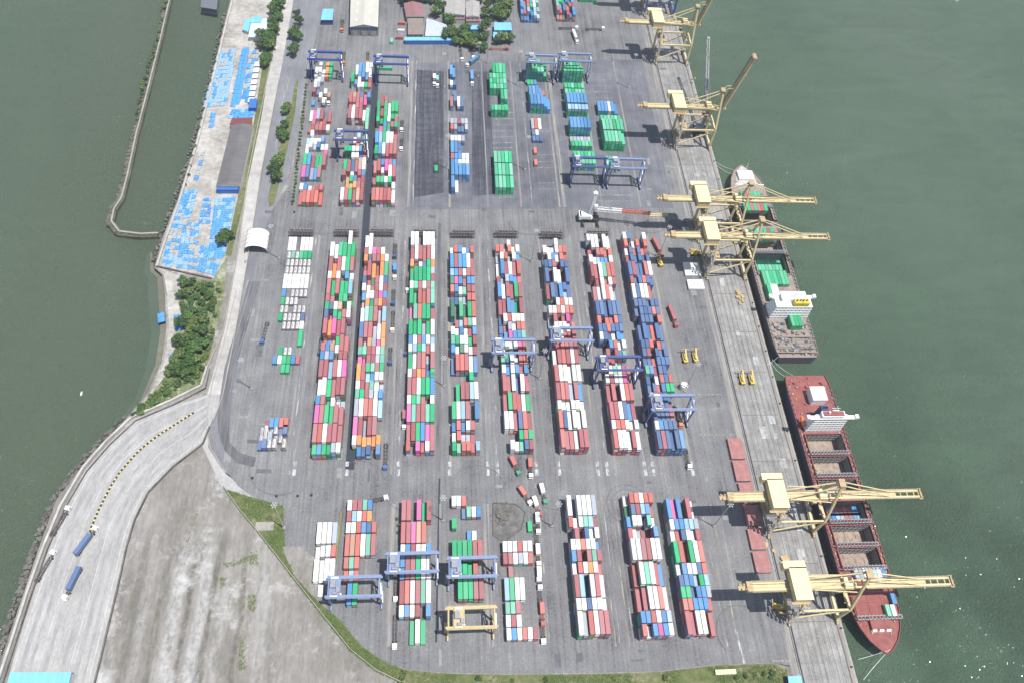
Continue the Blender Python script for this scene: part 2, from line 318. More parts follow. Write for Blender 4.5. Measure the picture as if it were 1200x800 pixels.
land = gp(west) + [(-120, -160), (QX-.4, -160), (QX-.4, 1500), (g2(284,-60)[0]+60, 1500)]
slab('ground', land, -6, 0, m_bare, m_rock)
# fish drying flats and beach
sheet('drying_yard_ground', gp([(284,-60),(273,0),(265,30),(246,110),(231,170),(211,235),(192,282),(184,313),(250,326),(272,292),(302,150),(334,-60)]), .02, m_sand)
sheet('beach', gp([(184,313),(192,322),(196,345),(198,385),(192,425),(175,462),(156,486),(200,462),(230,400),(228,330)]), .03, m_sand)
# yard
yard = [(395,-60),(366,60),(356,120),(340,215),(318,247),(303,262),(287,300),(276,340),(262,400),(247,452),(240,498),(246,525),(262,548),(280,570),(300,584),(332,592),(334,640),(345,675),(372,704),(400,728),(425,758),(452,776),(478,784),(530,788),(600,789),(700,788),(770,786),(840,778),(905,776),(929,780)]
yw = gp(yard)
sheet('yard', yw + [(186.2, yw[-1][1]-.3), (186.2, 1500), (g2(395,-60)[0], 1500)], .04, m_asph)
sheet('quay_apron', [(185.8,-160),(QX-.3,-160),(QX-.3,1500),(185.8,1500)], .06, m_conc)
# north yard surface is older and darker
sheet('north_yard', gp([(482,74),(752,70),(789,244),(475,246)]), .05, m_asph_n)
sheet('stacking_ground', gp([(487,82),(520,84),(520,226),(484,232)]), .06, gmat('stained_asphalt', [(0.038,0.040,0.052),(0.064,0.067,0.083),(0.109,0.114,0.136)], scales=(.05,.25,1.2), amps=(.5,.5,.5), streak=.9, seed=40))
sheet('stacking_ground', gp([(553,84),(574,84),(580,228),(553,230)]), .06, MATS['stained_asphalt'])
# concrete dyke road
sheet('dyke_road', gp([(334,-60),(334,0),(313,95),(291,205),(280,290),(262,390),(243,462),(262,462),(276,390),(293,290),(306,205),(327,95),(344,0),(350,-60)][::-1]), .05, m_dyke)
# access road, two carriageways with a planted median
sheet('access_road', gp([(350,-60),(344,0),(327,95),(306,205),(293,290),(276,390),(262,462),(247,500),(262,548),(300,300),(318,247),(341,200),(357,110),(366,60),(395,-60)]), .045, gmat('road_asphalt', [(0.118,0.121,0.137),(0.173,0.177,0.194),(0.228,0.230,0.246)], scales=(.02,.1,1), seed=51, streak=.3))
sheet('median_grass', gp([(332,148),(342,120),(345,100),(350,92),(346,130),(338,170),(330,205),(321,240),(316,243),(314,232),(322,195)]), .09, m_grass)
sheet('verge_grass', gp([(326,-20),(321,30),(307,80),(298,140),(280,225),(264,300),(271,300),(288,225),(306,140),(314,90),(333,0),(334,-20)]), .08, m_grass)
# big concrete bend
sheet('concrete_road', gp([(262,462),(243,462),(225,468),(190,478),(158,490),(128,518),(100,550),(76,592),(60,632),(44,680),(25,740),(8,800),(2,850),(100,850),(112,790),(124,740),(136,690),(147,640),(156,610),(172,578),(200,548),(236,520),(245,500)]), .05, m_road)
sheet('junction_ground', gp([(245,500),(236,520),(262,575),(330,590),(300,584),(262,552),(244,524)]), .035, m_road)
# scrub strip outside the yard fence and along the south kerb
sheet('verge_grass', gp([(262,572),(300,584),(332,592),(334,640),(345,675),(372,704),(400,728),(425,758),(452,776),(478,786),(470,800),(440,786),(410,762),(378,722),(345,680),(322,650),(300,622),(280,598)]), .05, m_grass)
sheet('verge_grass', gp([(470,784),(530,789),(600,790),(700,789),(770,787),(840,779),(905,777),(922,782),(926,850),(450,850)]), .05, m_grass)
sheet('verge_grass', gp([(152,488),(176,463),(196,437),(205,410),(212,375),(212,345),(222,326),(250,330),(266,300),(262,350),(250,400),(237,450),(205,468),(170,484)]), .06, m_scrub)
sheet('scrub_patch', gp([(330,640),(352,640),(372,655),(384,690),(372,704),(345,675)]), .055, m_bare)
# road markings and tracks inside the yard ------------------------------------------------
m_white = worn('white_marking', (0.46,0.46,0.455), asph, amt=.62, scale=.9, sy=.2)
m_whitef = worn('worn_white_marking', (0.46,0.45,0.43), asph, amt=.35, scale=.6, sy=.1)
m_yellow = worn('worn_yellow_marking', (0.40,0.35,0.2), asph, amt=.4, scale=.6, sy=.1)
m_track = worn('gantry_track', (0.25,0.245,0.24), (0.165,0.166,0.178), amt=.5, scale=.5, sy=.05)
m_tan = worn('tan_track', (0.28,0.26,0.225), (0.165,0.166,0.178), amt=.55, scale=.5, sy=.05)
zc = [.062]
def strip(name, a, c, w_, mat):
    """a strip of ground marking between two photo points, w_ metres wide"""
    P, Q = G(*a), G(*c); d = (Q-P).normalized(); s = Vector((-d.y, d.x, 0))*w_/2; z = zc[0]; zc[0] += .0006
    bb = MB(); bb.poly([(P-s)[:2]+(z,), (Q-s)[:2]+(z,), (Q+s)[:2]+(z,), (P+s)[:2]+(z,)][::-1]); o = bb.build(name, mat); tag(o, kind='structure'); return o
strip('wheel_track', (441.8,70), (409.8,550), 5.0, m_dark)
strip('wheel_track', (515,262), (513.6,552), 2.6, m_dark2)
strip('wheel_track', (515,560), (511,752), 1.0, m_dark)
for y0, y1, lst in ((276, 556, [(344.5,1.6,m_track),(339.5,1,m_whitef),(335,1.2,m_track),(458,1.4,m_track),(466.5,1.2,m_whitef),(528,1.5,m_tan),(572.5,1.6,m_track),(584,1.5,m_whitef),(629,1.3,m_track),(656.5,1.2,m_tan),(701.5,1.4,m_track),(712.5,1.3,m_whitef),(757,1.2,m_track),(766.5,1.2,m_track),(812,1.8,m_tan)]),
                    (590, 757, [(455,2.0,m_tan),(457.5,1.0,m_track),(516,1.2,m_track),(573,1.6,m_tan),(578,1.2,m_track),(641,.7,m_yellow),(644,.7,m_whitef),(722,.6,m_yellow),(727,.6,m_whitef),(738,.6,m_yellow),(743,.5,m_whitef),(866,.8,m_yellow),(853,.7,m_whitef)]),
                    (72, 243, [(413,1.5,m_track),(420,1.6,m_track),(478.5,2.2,m_tan),(484,1,m_whitef),(527,1.6,m_tan),(572,1,m_track),(611,1.2,m_tan),(624,.8,m_whitef),(662,2.6,m_tan),(656,1.2,m_tan),(751,1.2,m_tan),(706,1,m_tan)])):
    for px, w_, mt in lst:
        r = (px-513)/(1000+y1)
        strip('lane_marking', (513+r*(1000+y0), y0), (px, y1), w_, mt)
for px in (344.5, 406, 466.5, 527, 572, 583.5, 629, 656, 701.5, 712.5, 757, 766.5, 812.5):
    r = (px-513)/1556.
    for ya, yb in ((540.5,546),(549.5,557)): strip('lane_marking', (513+r*(1000+ya), ya), (513+r*(1000+yb), yb), 1.9, m_white)
for y, xa, xb in ((462,802,846),(506+3,812,861),(587.5,700,728),(592.5,392,398),(774,905,930)):
    strip('bay_marking', (xa,y), (xb,y-.2), 1.0, m_yellow)
strip('lane_marking', (862,736), (872,777), 1.2, m_white)
# slot lines on empty stacking ground
for y in list(range(90, 226, 7)):
    strip('slot_line', (488,y), (519,y), .9, worn('slot_line_dark', (0.055,0.055,0.062), (0.11,0.11,0.12), amt=.9, scale=.6, sy=1))
for y in (133,140,147,154,161,168,174,232): strip('slot_line', (577,y), (603,y-.5), .7, m_whitef)
for y in (87,94,101,108,115): strip('slot_line', (694,y), (717,y), .6, m_whitef)
for y in (155,182,190,197,215,222): strip('slot_line', (630,y), (654,y-.5), .6, m_whitef)
for y in (229,236): strip('slot_line', (700,y), (744,y), .8, m_whitef)
# quay: crane rails, cope, joints, paint
rail = MB()
for X in (190.2, 217.4): rail.box((X, 420, .15), (.35, 1160, .14))
tag(rail.build('crane_rail', pmat('rail_steel', (.09,.06,.045), .6)), kind='structure')
for X, w_, mt in ((187.4,2.8,m_tan),(191.3,.8,m_dark),(218.4,1.3,m_tan)):
    z = zc[0]; zc[0] += .002; bb = MB(); bb.poly([(X-w_/2,-150,z),(X+w_/2,-150,z),(X+w_/2,1000,z),(X-w_/2,1000,z)]); tag(bb.build('rail_channel', mt), kind='structure')
bb = MB(); bb.box((QX-.2, 420, -.9), (1.4, 1162, 2.3)); tag(bb.build('quay_cope', m_kerb), kind='structure')
bb = MB()
for k in range(90):
    bb.box((QX+.9, -140+k*12.8, -1.5), (.9, 1.6, 2.4))
tag(bb.build('quay_fenders', pmat('rubber', (.03,.03,.03), .8)), kind='structure')
m_patch = worn('pale_concrete_patch', (0.40,0.40,0.405), (0.26,0.26,0.262), amt=.6, scale=.25, sy=.5)
for i in range(26):
    y = random.choice([random.uniform(30,330), random.uniform(0,600)]); x = random.uniform(194,210)
    z = zc[0]; zc[0] += .001; bb = MB(); a, c2 = random.uniform(2,5), random.uniform(3,9); bb.poly([(x,y,z),(x+a,y,z),(x+a,y+c2,z),(x,y+c2,z)]); tag(bb.build('concrete_patch', m_patch), kind='structure')
bb = MB()
for k in range(30): z = zc[0]; bb.poly([(192.4,-120+k*32,z),(216.5,-120+k*32,z),(216.5,-119.7+k*32,z),(192.4,-119.7+k*32,z)])
for k in range(7): bb.poly([(195+k*3.2,-120,zc[0]+.001),(195.14+k*3.2,-120,zc[0]+.001),(195.14+k*3.2,900,zc[0]+.001),(195+k*3.2,900,zc[0]+.001)])
tag(bb.build('expansion_joint', worn('joint', (.11,.11,.11), (.26,.258,.25), amt=.9, scale=.4, sy=.3)), kind='structure')
m_lane_d = worn('tyre_darkened_concrete', (0.25,0.25,0.255), (0.33,0.328,0.325), amt=.6, scale=.3, sy=.3)
m_lane_l = worn('pale_lane_line', (0.45,0.45,0.445), (0.32,0.32,0.325), amt=.7, scale=.4, sy=.4)
def ribbon(name, pts, w_, mat):
    P = [Vector(g2(*p)) for p in pts]; bb = MB(); z = zc[0]; zc[0] += .001
    for i in range(len(P)-1):
        d0 = (P[min(i+1,len(P)-1)]-P[max(i-1,0)]).normalized(); d1 = (P[min(i+2,len(P)-1)]-P[i]).normalized()
        s0 = Vector((-d0.y,d0.x))*w_/2; s1 = Vector((-d1.y,d1.x))*w_/2
        bb.poly([(q.x,q.y,z) for q in (P[i]-s0,P[i+1]-s1,P[i+1]+s1,P[i]+s0)])
    o = bb.build(name, mat); tag(o, kind='structure')
outer = [(243,462),(205,474),(160,493),(128,522),(101,553),(76,597),(57,645),(39,695),(18,757),(2,808)]
inner = [(246,498),(236,520),(202,547),(173,577),(157,610),(148,640),(137,690),(125,740),(113,790),(111,812)]
for t, w_, mt in ((.06,.5,m_lane_l),(.14,2.2,m_lane_d),(.24,1.8,m_lane_d),(.33,.5,m_lane_l),(.40,2.0,m_lane_d),(.60,1.8,m_lane_d),(.68,.4,m_lane_l),(.76,2.4,m_lane_d),(.86,1.4,m_lane_d),(.93,.5,m_lane_l)):
    ribbon('road_lane_marking', [(o_[0]*(1-t)+i_[0]*t, o_[1]*(1-t)+i_[1]*t) for o_, i_ in zip(outer, inner)], w_, mt)
for k, (x, y, a) in enumerate(((58,760,0),(72,764,0),(84,758,0),(95,700,0),(102,690,0),(66,742,0))):
    strip('road_lane_marking', (x,y), (x+7,y-26), .6, m_lane_d)
for p_, q_ in (((348,20),(320,190)),((350,20),(323,190))):
    strip('lane_marking', p_, q_, .4, m_whitef)
strip('lane_marking', (372,10), (331,262), .4, m_whitef)
m_rep = [worn('asphalt_repair_dark', (0.10,0.102,0.11), (0.155,0.157,0.168), amt=.7, scale=.4, sy=.6), worn('asphalt_repair_pale', (0.24,0.24,0.24), (0.17,0.17,0.178), amt=.7, scale=.4, sy=.6)]
rp = random.Random(12)
for i in range(60):
    px_, py_ = rp.choice([(rp.uniform(300,800), rp.uniform(548,578)), (rp.uniform(290,790), rp.uniform(246,262)), (rp.uniform(800,850), rp.uniform(280,740)), (rp.uniform(265,310), rp.uniform(300,540)), (rp.uniform(500,900), rp.uniform(760,776)), (rp.uniform(745,790), rp.uniform(80,240))])
    p = G(px_, py_); z = zc[0]; zc[0] += .0006; a_, c_ = rp.uniform(1,5), rp.uniform(1.5,9)
    if rp.random() < .4: a_, c_ = c_, a_*.5
    bb = MB(); bb.poly([(p.x-a_/2,p.y-c_/2,z),(p.x+a_/2,p.y-c_/2+rp.uniform(-.5,.5),z),(p.x+a_/2,p.y+c_/2,z),(p.x-a_/2,p.y+c_/2+rp.uniform(-.5,.5),z)]); tag(bb.build('asphalt_patch', m_rep[i % 2]), kind='structure')
def arc(px_, py_, rad, a0, a1, w_):
    c0 = G(px_, py_); bb = MB(); z = zc[0]; zc[0] += .0006; n = 14
    for i in range(n):
        t0, t1 = R(a0+(a1-a0)*i/n), R(a0+(a1-a0)*(i+1)/n)
        bb.poly([(c0.x+r_*math.cos(t), c0.y+r_*math.sin(t), z) for r_, t in ((rad,t0),(rad+w_,t0),(rad+w_,t1),(rad,t1))])
    tag(bb.build('tyre_mark', m_tm), kind='structure')
m_tm = worn('tyre_rubber_mark', (0.085,0.087,0.095), (0.155,0.157,0.168), amt=.55, scale=.5, sy=.8)
for v in ((735,590,9,0,360,.4),(735,590,12,20,300,.35),(650,570,14,200,340,.4),(560,575,16,20,150,.4),(480,572,14,200,330,.4),(420,568,15,10,120,.4),(330,545,18,180,300,.5),(845,500,22,90,200,.5),(830,620,20,100,230,.4),(760,255,15,180,330,.4),(620,256,16,190,330,.4),(500,258,14,20,160,.4),(380,256,15,200,340,.4),(700,60,18,200,320,.5),(870,740,14,60,220,.4)): arc(*v)
_w = [(296,330),(282,380),(268,430),(260,480),(260,505),(266,525),(279,538),(298,543)]
for dx_, w_ in ((-3,1.6),(1.5,2.2),(5,1.4),(8,.8)):
    ribbon('wheel_track', [(x_+dx_*(1 if y_ < 510 else .3), y_-(dx_*.8 if y_ > 510 else 0)) for x_, y_ in _w], w_, m_dark2)
# zebra blocks down the middle of the concrete bend
pts = [(226,484),(215,491),(203,499),(190,507),(176,517),(163,528),(151,541),(140,554),(131,568),(123,583),(115,599),(108,616),(103,630)]
bb = MB(); k = 0
def interp(pts, n):
    P = [Vector(g2(*p)) for p in pts]; d = [0]
    for i in range(1, len(P)): d.append(d[-1]+(P[i]-P[i-1]).length)
    out = []
    for j in range(n):
        t = d[-1]*j/(n-1); i = max(q for q in range(len(P)) if d[q] <= t+1e-9); i = min(i, len(P)-2)
        u = (t-d[i])/(d[i+1]-d[i]); out.append((P[i].lerp(P[i+1], u), (P[i+1]-P[i]).normalized()))
    return out
for i, (p, d) in enumerate(interp(pts, 74)):
    bb.box((p.x, p.y, .32), (1.5, .9, .5), math.atan2(d.y, d.x)+math.pi/2*0, mi=i % 2)
o = bb.build('lane_divider', [pmat('barrier_black', (.03,.03,.03)), pmat('barrier_yellow', (.62,.5,.2))])
tag(o, 'long black and cream block divider curving along the concrete road bend', 'road divider')
# parapet walls and kerbs
def wall(name, pts, w_, h_, mat, label, cat):
    P = [Vector(g2(*p)) for p in pts]; bb = MB()
    for i in range(len(P)-1):
        a, c = P[i], P[i+1]; bb.beam((a.x,a.y,h_/2), (c.x,c.y,h_/2), w_, h_)
    o = bb.build(name, mat); tag(o, label, cat); return o
wall('sea_wall', [(243,430),(236,452),(200,470),(155,489),(125,517),(98,548),(72,592),(52,640),(34,690),(14,752),(-4,806)], 1.2, 1.6, m_dyke, 'pale concrete parapet wall along the water side of the road bend', 'sea wall')
wall('sea_wall', [(246,432),(241,455),(204,474),(159,493),(129,521),(102,552),(76,596),(56,644),(38,694),(18,756),(2,806)], .5, 1.1, m_rock, 'dark inner kerb wall beside the road bend parapet', 'kerb wall')
wall('boundary_wall', [(246,500),(238,520),(203,547),(174,577),(158,610),(149,640),(138,690),(126,740),(114,790),(104,830)], .7, 1.5, m_rock, 'dark boundary wall between the concrete road and bare ground', 'boundary wall')
wall('boundary_fence', [(262,570),(281,597),(301,621),(323,649),(346,679),(379,721),(411,761),(441,785),(470,799)], .35, 2.0, m_kerb, 'long grey boundary fence running diagonally between bare ground and grass', 'fence')
wall('boundary_fence', [(400,600),(397,630),(393,660)], 1.2, 1.2, pmat('mossy_wall', (.16,.17,.08), .9), 'mossy low wall beside the front left white containers', 'low wall')
wall('dyke_wall', [(327,95),(306,205),(293,290),(276,390),(262,462),(250,495)], .5, 1.3, m_kerb, 'thin concrete wall between dyke road and asphalt access road', 'wall')
wall('dyke_wall', [(334,0),(313,95),(291,205),(280,290),(262,390),(243,430)], .5, 1.0, m_kerb, 'low concrete wall on the grassy side of the dyke road', 'wall')
wall('yard_kerb', [(262,548),(247,525),(241,498),(248,452),(263,400),(277,340)], .4, .3, m_kerb, 'thin pale kerb round the curved western corner of the yard', 'kerb')
wall('shore_wall', [(273,0),(265,30),(246,110),(231,170),(211,235),(195,280),(184,313)], 1.4, 1.3, m_dyke, 'white concrete shore wall between the lagoon and drying yard', 'shore wall')
wall('shore_wall', [(184,313),(248,327)], .8, 1.4, m_rock, 'dark cross wall at the south end of the blue drying yard', 'wall')
# breakwater
bw = [(204,-30),(199,0),(187,52),(172,112),(160,158),(150,205),(143,232),(134,246),(131,260),(140,272),(165,275),(186,274)]
wall('breakwater', bw, 1.1, 1.2, m_kerb, 'thin pale breakwater reaching into the lagoon and hooking to shore', 'breakwater')
m_scrubrock = gmat('weedy_rock', [(0.05,0.07,0.03),(0.10,0.10,0.07),(0.20,0.185,0.16)], scales=(.08,.4,1.8), seed=71)
P = [Vector(g2(*p)) for p in bw]; bb = MB()
for i in range(len(P)-1): bb.beam((P[i].x-1, P[i].y, -2), (P[i+1].x-1, P[i+1].y, -2), 4.6, 3.0)
for i, (p, d) in enumerate(interp(bw, 260)):
    for k in range(2):
        bb.box((p.x-1.8+random.uniform(-1.8,1), p.y+random.uniform(-1,1), -.9+random.uniform(-.8,.5)), (random.uniform(1,2.6), random.uniform(1,2.6), random.uniform(1,2)), random.random()*3)
tag(bb.build('rock_armour', [m_scrubrock, m_rock]), kind='stuff')
bb = MB()
for i, (p, d) in enumerate(interp([(152,486),(148,489),(104,534),(66,584),(44,640),(22,705),(0,775)], 240)):
    bb.box((p.x-2+random.uniform(-2,1.5), p.y+random.uniform(-1,1), -2.4+random.uniform(-.6,.9)), (random.uniform(.8,2.4), random.uniform(.8,2.4), random.uniform(1,2)), random.random()*3)
for i, (p, d) in enumerate(interp([(266,15),(246,105),(228,170),(208,235),(184,304)], 230)):
    bb.box((p.x-2+random.uniform(-2,1.5), p.y+random.uniform(-1,1), -2.4+random.uniform(-.6,.9)), (random.uniform(.8,2.4), random.uniform(.8,2.4), random.uniform(1,2)), random.random()*3)
tag(bb.build('rubble', m_rock), kind='stuff')
m_silt = gmat('wet_silt', [(0.10,0.105,0.08),(0.14,0.135,0.105),(0.20,0.185,0.15)], scales=(.05,.3,1.5), seed=61, rough=.4)
m_shal = gmat('shallow_silty_water', [(0.064,0.090,0.064),(0.073,0.095,0.068),(0.082,0.100,0.073)], scales=(.04,.2,1.2), seed=62, rough=.15, spec=.5)
rsil = random.Random(3)
inn = [(178,296),(181,318),(190,325),(193,350),(195,388),(188,428),(170,468),(148,493),(128,512)]
sheet('silt_flat', [g2(x, y, WZ) for x, y in inn] + [g2(x-d_, y, WZ) for (x, y), d_ in zip(inn[::-1], [1,3,5,6,7,7,6,5,2])], WZ+.12, m_silt)
sheet('shallow_water', [g2(x, y, WZ) for x, y in inn] + [g2(x-d_, y+2, WZ) for (x, y), d_ in zip(inn[::-1], [3,9,13,16,18,19,17,13,6])], WZ+.05, m_shal)
# ------------------------------------------------------------------ containers
PAL = {'w':('white',(.62,.62,.605)),'r':('maroon',(.33,.11,.12)),'s':('light red',(.46,.135,.115)),'g':('green',(.025,.34,.145)),
 'm':('mint green',(.16,.40,.30)),'d':('dark green',(.05,.17,.10)),'b':('blue',(.075,.22,.43)),'n':('navy',(.075,.135,.27)),'l':('pale blue',(.26,.42,.54)),
 'o':('orange',(.62,.25,.09)),'p':('pink',(.56,.11,.30)),'e':('grey',(.32,.35,.40)),'t':('tan',(.44,.27,.20)),'k':('white',(.56,.54,.54)),'x':('emerald green',(.09,.40,.24))}
CM = {}
for k, (nm, c) in PAL.items():
    CM[k] = pmat('paint_'+nm.replace(' ','_')+('_tank' if k == 'k' else ''), c, .55, var=.13, scale=.7, dirt=.5, dirtcol=tuple(x*.5+.09 for x in c), objrand=.20, spec=.3)
m_cast = pmat('corner_steel', (.10,.09,.085), .6)
m_tankframe = pmat('tank_frame_steel', (.22,.22,.23), .6)
CW, CH, PX = 2.44, 2.59, 2.80
CMESH = {}
def cmesh(k, long):
    key = (k, long)
    if key in CMESH: return CMESH[key]
    L_ = 12.19 if long else 6.06
    b = MB()
    if k == 'k':
        for sx in (-1,1):
            for sy in (-1,1): b.box((sx*1.14, sy*(L_/2-.08), CH/2), (.16,.16,CH), mi=1)
            b.box((sx*1.14, 0, .1), (.14, L_-.34, .16), mi=1); b.box((sx*1.14, 0, CH-.1), (.14, L_-.34, .14), mi=1)
        for sy in (-1,1):
            b.box((0, sy*(L_/2-.08), .1), (2.1,.14,.16), mi=1); b.box((0, sy*(L_/2-.08), CH-.1), (2.1,.14,.14), mi=1)
            b.beam((-1.05, sy*(L_/2-.08), .2), (1.05, sy*(L_/2-.08), CH-.2), .1, mi=1)
        b.cyl((0,-L_/2+.45,1.32),(0,L_/2-.45,1.32),1.1,n=14)
        b.cyl((0,-L_/2+.2,1.32),(0,-L_/2+.45,1.32),.6,1.1,n=14,caps=True); b.cyl((0,L_/2-.45,1.32),(0,L_/2-.2,1.32),1.1,.6,n=14)
        b.box((0,0,2.42),(.5,2.6,.06),mi=1); b.cyl((0,1.6,2.3),(0,1.6,2.58),.3,n=8)
    else:
        # corrugated side walls and roof as one continuous skin, recessed between rails
        n = 36 if long else 18; dz = (L_-.3)/n
        y = -L_/2+.15
        for i in range(n):
            d0 = 0 if i % 2 else .045; d1 = .045 if i % 2 else 0
            y0, y1 = y+i*dz, y+(i+1)*dz
            for sx in (-1,1):
                q = [(sx*(1.20-d0), y0, .18),(sx*(1.20-d1), y1, .18),(sx*(1.20-d1), y1, CH-.12),(sx*(1.20-d0), y0, CH-.12)]
                b.poly(q if sx > 0 else q[::-1])
            b.poly([(-1.15,y0,CH-.03-d0),(1.15,y0,CH-.03-d0),(1.15,y1,CH-.03-d1),(-1.15,y1,CH-.03-d1)])
        for sx in (-1,1):
            b.box((sx*1.16, 0, CH-.07), (.12, L_-.36, .13)); b.box((sx*1.16, 0, .1), (.12, L_-.36, .16))
            for sy in (-1,1): b.box((sx*1.13, sy*(L_/2-.09), CH/2), (.18,.18,CH-.3)); 
            for sy in (-1,1):
                for z in (.075, CH-.075): b.box((sx*1.13, sy*(L_/2-.09), z), (.19,.19,.15), mi=1)
        for sy in (-1,1):
            b.box((0, sy*(L_/2-.08), CH-.07), (2.06,.12,.13)); b.box((0, sy*(L_/2-.08), .09), (2.06,.12,.14))
            b.box((0, sy*(L_/2-.14), CH/2), (2.08,.05,CH-.3))
        b.box((0,0,.06),(2.2,L_-.4,.08))
        for x in (-.78,-.28,.28,.78): b.cyl((x,-L_/2+.08,.2),(x,-L_/2+.08,CH-.2),.035,n=5,mi=1)   # lock rods on the door end
    me = b.build('shipping_container', [CM[k], m_tankframe if k == 'k' else m_cast]).data
    bpy.data.objects.remove(bpy.data.objects[-1] if False else [o for o in bpy.data.objects if o.data is me][0])
    CMESH[key] = me; return me
CT = []   # every container: (x,y,z,rz,colour,long,top?,labelinfo)
DEFCOL = 'wwrrrrssgmbnpoedltx'
GREENVAR = {'U5','U6','U7','U8'}
def block(name, left, T, yS, yN, cols, desc, hS=None, z0=0.0, mix=None, nmax=None, seed=1, pitch=None, px=PX, jig=.28, Sz=0, Nz=None, fixy=None):
    """one stack; cols = column strings from the far end to the near end, capital = forty-foot"""
    rnd = random.Random(seed*17+5)
    x0 = G(left[0], left[1], left[2]).x
    ns = 0
    parsed = []
    for s in cols:
        cells = []; i = 0; slot = 0
        while i < len(s):
            ch = s[i]; i += 1
            if ch == ' ': continue
            t = None
            if i < len(s) and s[i].isdigit(): t = int(s[i]); i += 1
            ln = 2 if ch.isupper() else 1
            cells.append((slot, ln, ch.lower(), t)); slot += ln
        parsed.append(cells); ns = max(ns, slot)
    if fixy: Y0 = fixy[0]; Y1 = fixy[1]
    else:
        Y0 = g2(left[0], yS)[1]; Y1 = G(left[0], yN[0], yN[1]).y if yN else Y0+ns*pitch
    sp = (Y1-Y0)/ns
    pal = mix or DEFCOL
    for ci, cells in enumerate(parsed):
        # index from the near end
        real = [c for c in cells if c[2] != '.']
        for slot, ln, ch, t in cells:
            if ch == '.': continue
            if name in GREENVAR and ch == 'g': ch = rnd.choice('ggxxm')
            yc = Y1 - (slot+ln/2)*sp
            jitter_t = t if t is not None else max(1, T - (1 if rnd.random() < jig else 0))
            idx = [c[0] for c in real][::-1].index(slot)
            xx = x0 + CW/2 + ci*px + rnd.uniform(-.04,.04)
            for k in range(jitter_t):
                top = (k == jitter_t-1)
                if top:
                    CT.append((xx, yc+rnd.uniform(-.05,.05), z0+k*2.6, 0, ch, ln == 2, True, (name, desc, ci, idx)))
                elif ln == 2 and rnd.random() < .35:
                    for q in (-.25, .25): CT.append((xx, yc+q*12.9, z0+k*2.6, 0, rnd.choice(pal), False, False, None))
                else:
                    c = ch if (ch == 'k' or rnd.random() < .3) else rnd.choice(pal)
                    CT.append((xx+rnd.uniform(-.03,.03), yc+rnd.uniform(-.08,.08), z0+k*2.6, 0, c, ln == 2, False, None))
    return x0, Y0, Y1
B = {}
B['B0'] = block('B0', (319,425,3), 1, 439, (277,2.6), ["WkkkWbg1kg....b.","WmkkW.kkkk..gw.","..kkkWkk.kk..kgg","WgkkWkkkkk..kgg","WgkkWk.kkk...b.","WgkkWk.knwG.r."], 'white tank stack by the gate', mix='kkww', seed=2)
B['B1'] = block('B1', (366,519,8), 4, 539, (275,3), ["..WRwRrgnRr1rbRWbPRg","..W.OGrnp1Ob1beRWrRSb","..GRwRr1wgPt1tbLGg1GWg","..GWr1GgtgRgwg1RRwGRg","WGGbGgg1rRRrWRe1RRe","..GRwLg1ww..RrPRe1RRw"], 'first middle block', seed=3)
B['B2'] = block('B2', (413,515,6), 3, 539, (275,6), ["Wror1rnwbt1WNrmpOwmEPw.","Wwb1Rr1wwoLRe1mp1RrgWRob","..prOdrwgGRorrglrrSE1on","..rrR1rrrrRE1errmbmeSRon","..woOwwpoE1WpwerwwwWRo.","...wGnrbrLOommgwe1bL..ob"], 'second middle block', seed=4)
B['B3'] = block('B3', (476,525,5), 3, 534.5, (273,6), ["WRoGwGP1GbwGwRwPRs","WW.GmG1MGwlWrRgMR.","..RwGrRSGrgRoWmRGp","WRbGwSGE1blSsGrRBr","WRgGrRGGwre1n1bG.MPw","WWoermMR1WlwRgBwGRr"], 'third middle block', seed=5, jig=.1)
B['B4'] = block('B4', (530,525,5), 3, 535, (289,6), ["wBldsn1D.wmbN1...Gbwg","sRbpbn1..rwgwS.GWssm","bBrbwe1GlbwdS.RLbe1s","wBwrme1D1swwwR.RRwe1s","bWrbrsGmrgwWgL..rr1r","sR1rbrsSwbrrB.WB..l"], 'fourth middle block', seed=6)
B['B5'] = block('B5', (592,500,8), 3, 533, (280,6), [".se1W1rBRn1n1n1mwmwRRW..",".swBe1WRwr1bwg1nbRGW.w",".e1sReRBsepwewwWSR.w","wse1WbRBwwbwn1wbN1RNgm",".wwRbGG1wsbprsrWWSsn",".wbSsRRwsmrrsbrrGRgr"], 'fifth middle block', seed=7)
B['B6'] = block('B6', (658,520,10), 4, 533.5, (284,6), [".wb1nNR.we1.rrWRRwSS",".wwnN1N.wrwrrRWSwNR",".wbrWNwse1wwsSWRwWR","wwwr1WBswrwrrRWLwWW",".ssnN1newspwrrWWRwWR",".ssnNNws.srrRWBwWR"], 'sixth middle block', seed=8)
B['B7'] = block('B7', (720,519,10), 4, 534, (279,6), ["w.rwR.RNsnw.e1r.wRRwS","W.wRrWN.nn.rrwrRRsW","WrlWwWNssnbe1rmwE1WsW","..sbMrSNsnwsre1wwWNwW","WsbSwWNsnbwbd1rpSBwR","WswSrE1Nnnbwmn1r.RRwW"], 'seventh middle block', seed=9, mix='nnwrrsb')
B['B8'] = block('B8', (770,519,8), 4, 535, (277,6), ["wswrNrWnn.NnnnmnnernwN","n.nnRnNnnnNnrnb.nssnbR",".wsnNnWnnnNs.srwsnnnnN",".snnNsWnnnS.nnnrbnnnnN","..snSnSns.NsnnnngnrrnN","wsrnWn..nnsNnnn.sg....B"], 'eighth middle block', seed=10, mix='nnnnnnbrs')
B['C0'] = block('C0', (370,640,5), 2, 701, (610,5), ["Ww1W.","WwWw1","WwW.","EsW."], 'first front block', seed=11, mix='ww')
B['C1'] = block('C1', (403.5,650,5), 2, 713, (585,5), ["wrwSss1..","rlwTm e1 B2","rwsSs s1 G2","msbW....","bonM....","..sR...."], 'second front block', seed=12, jig=0)
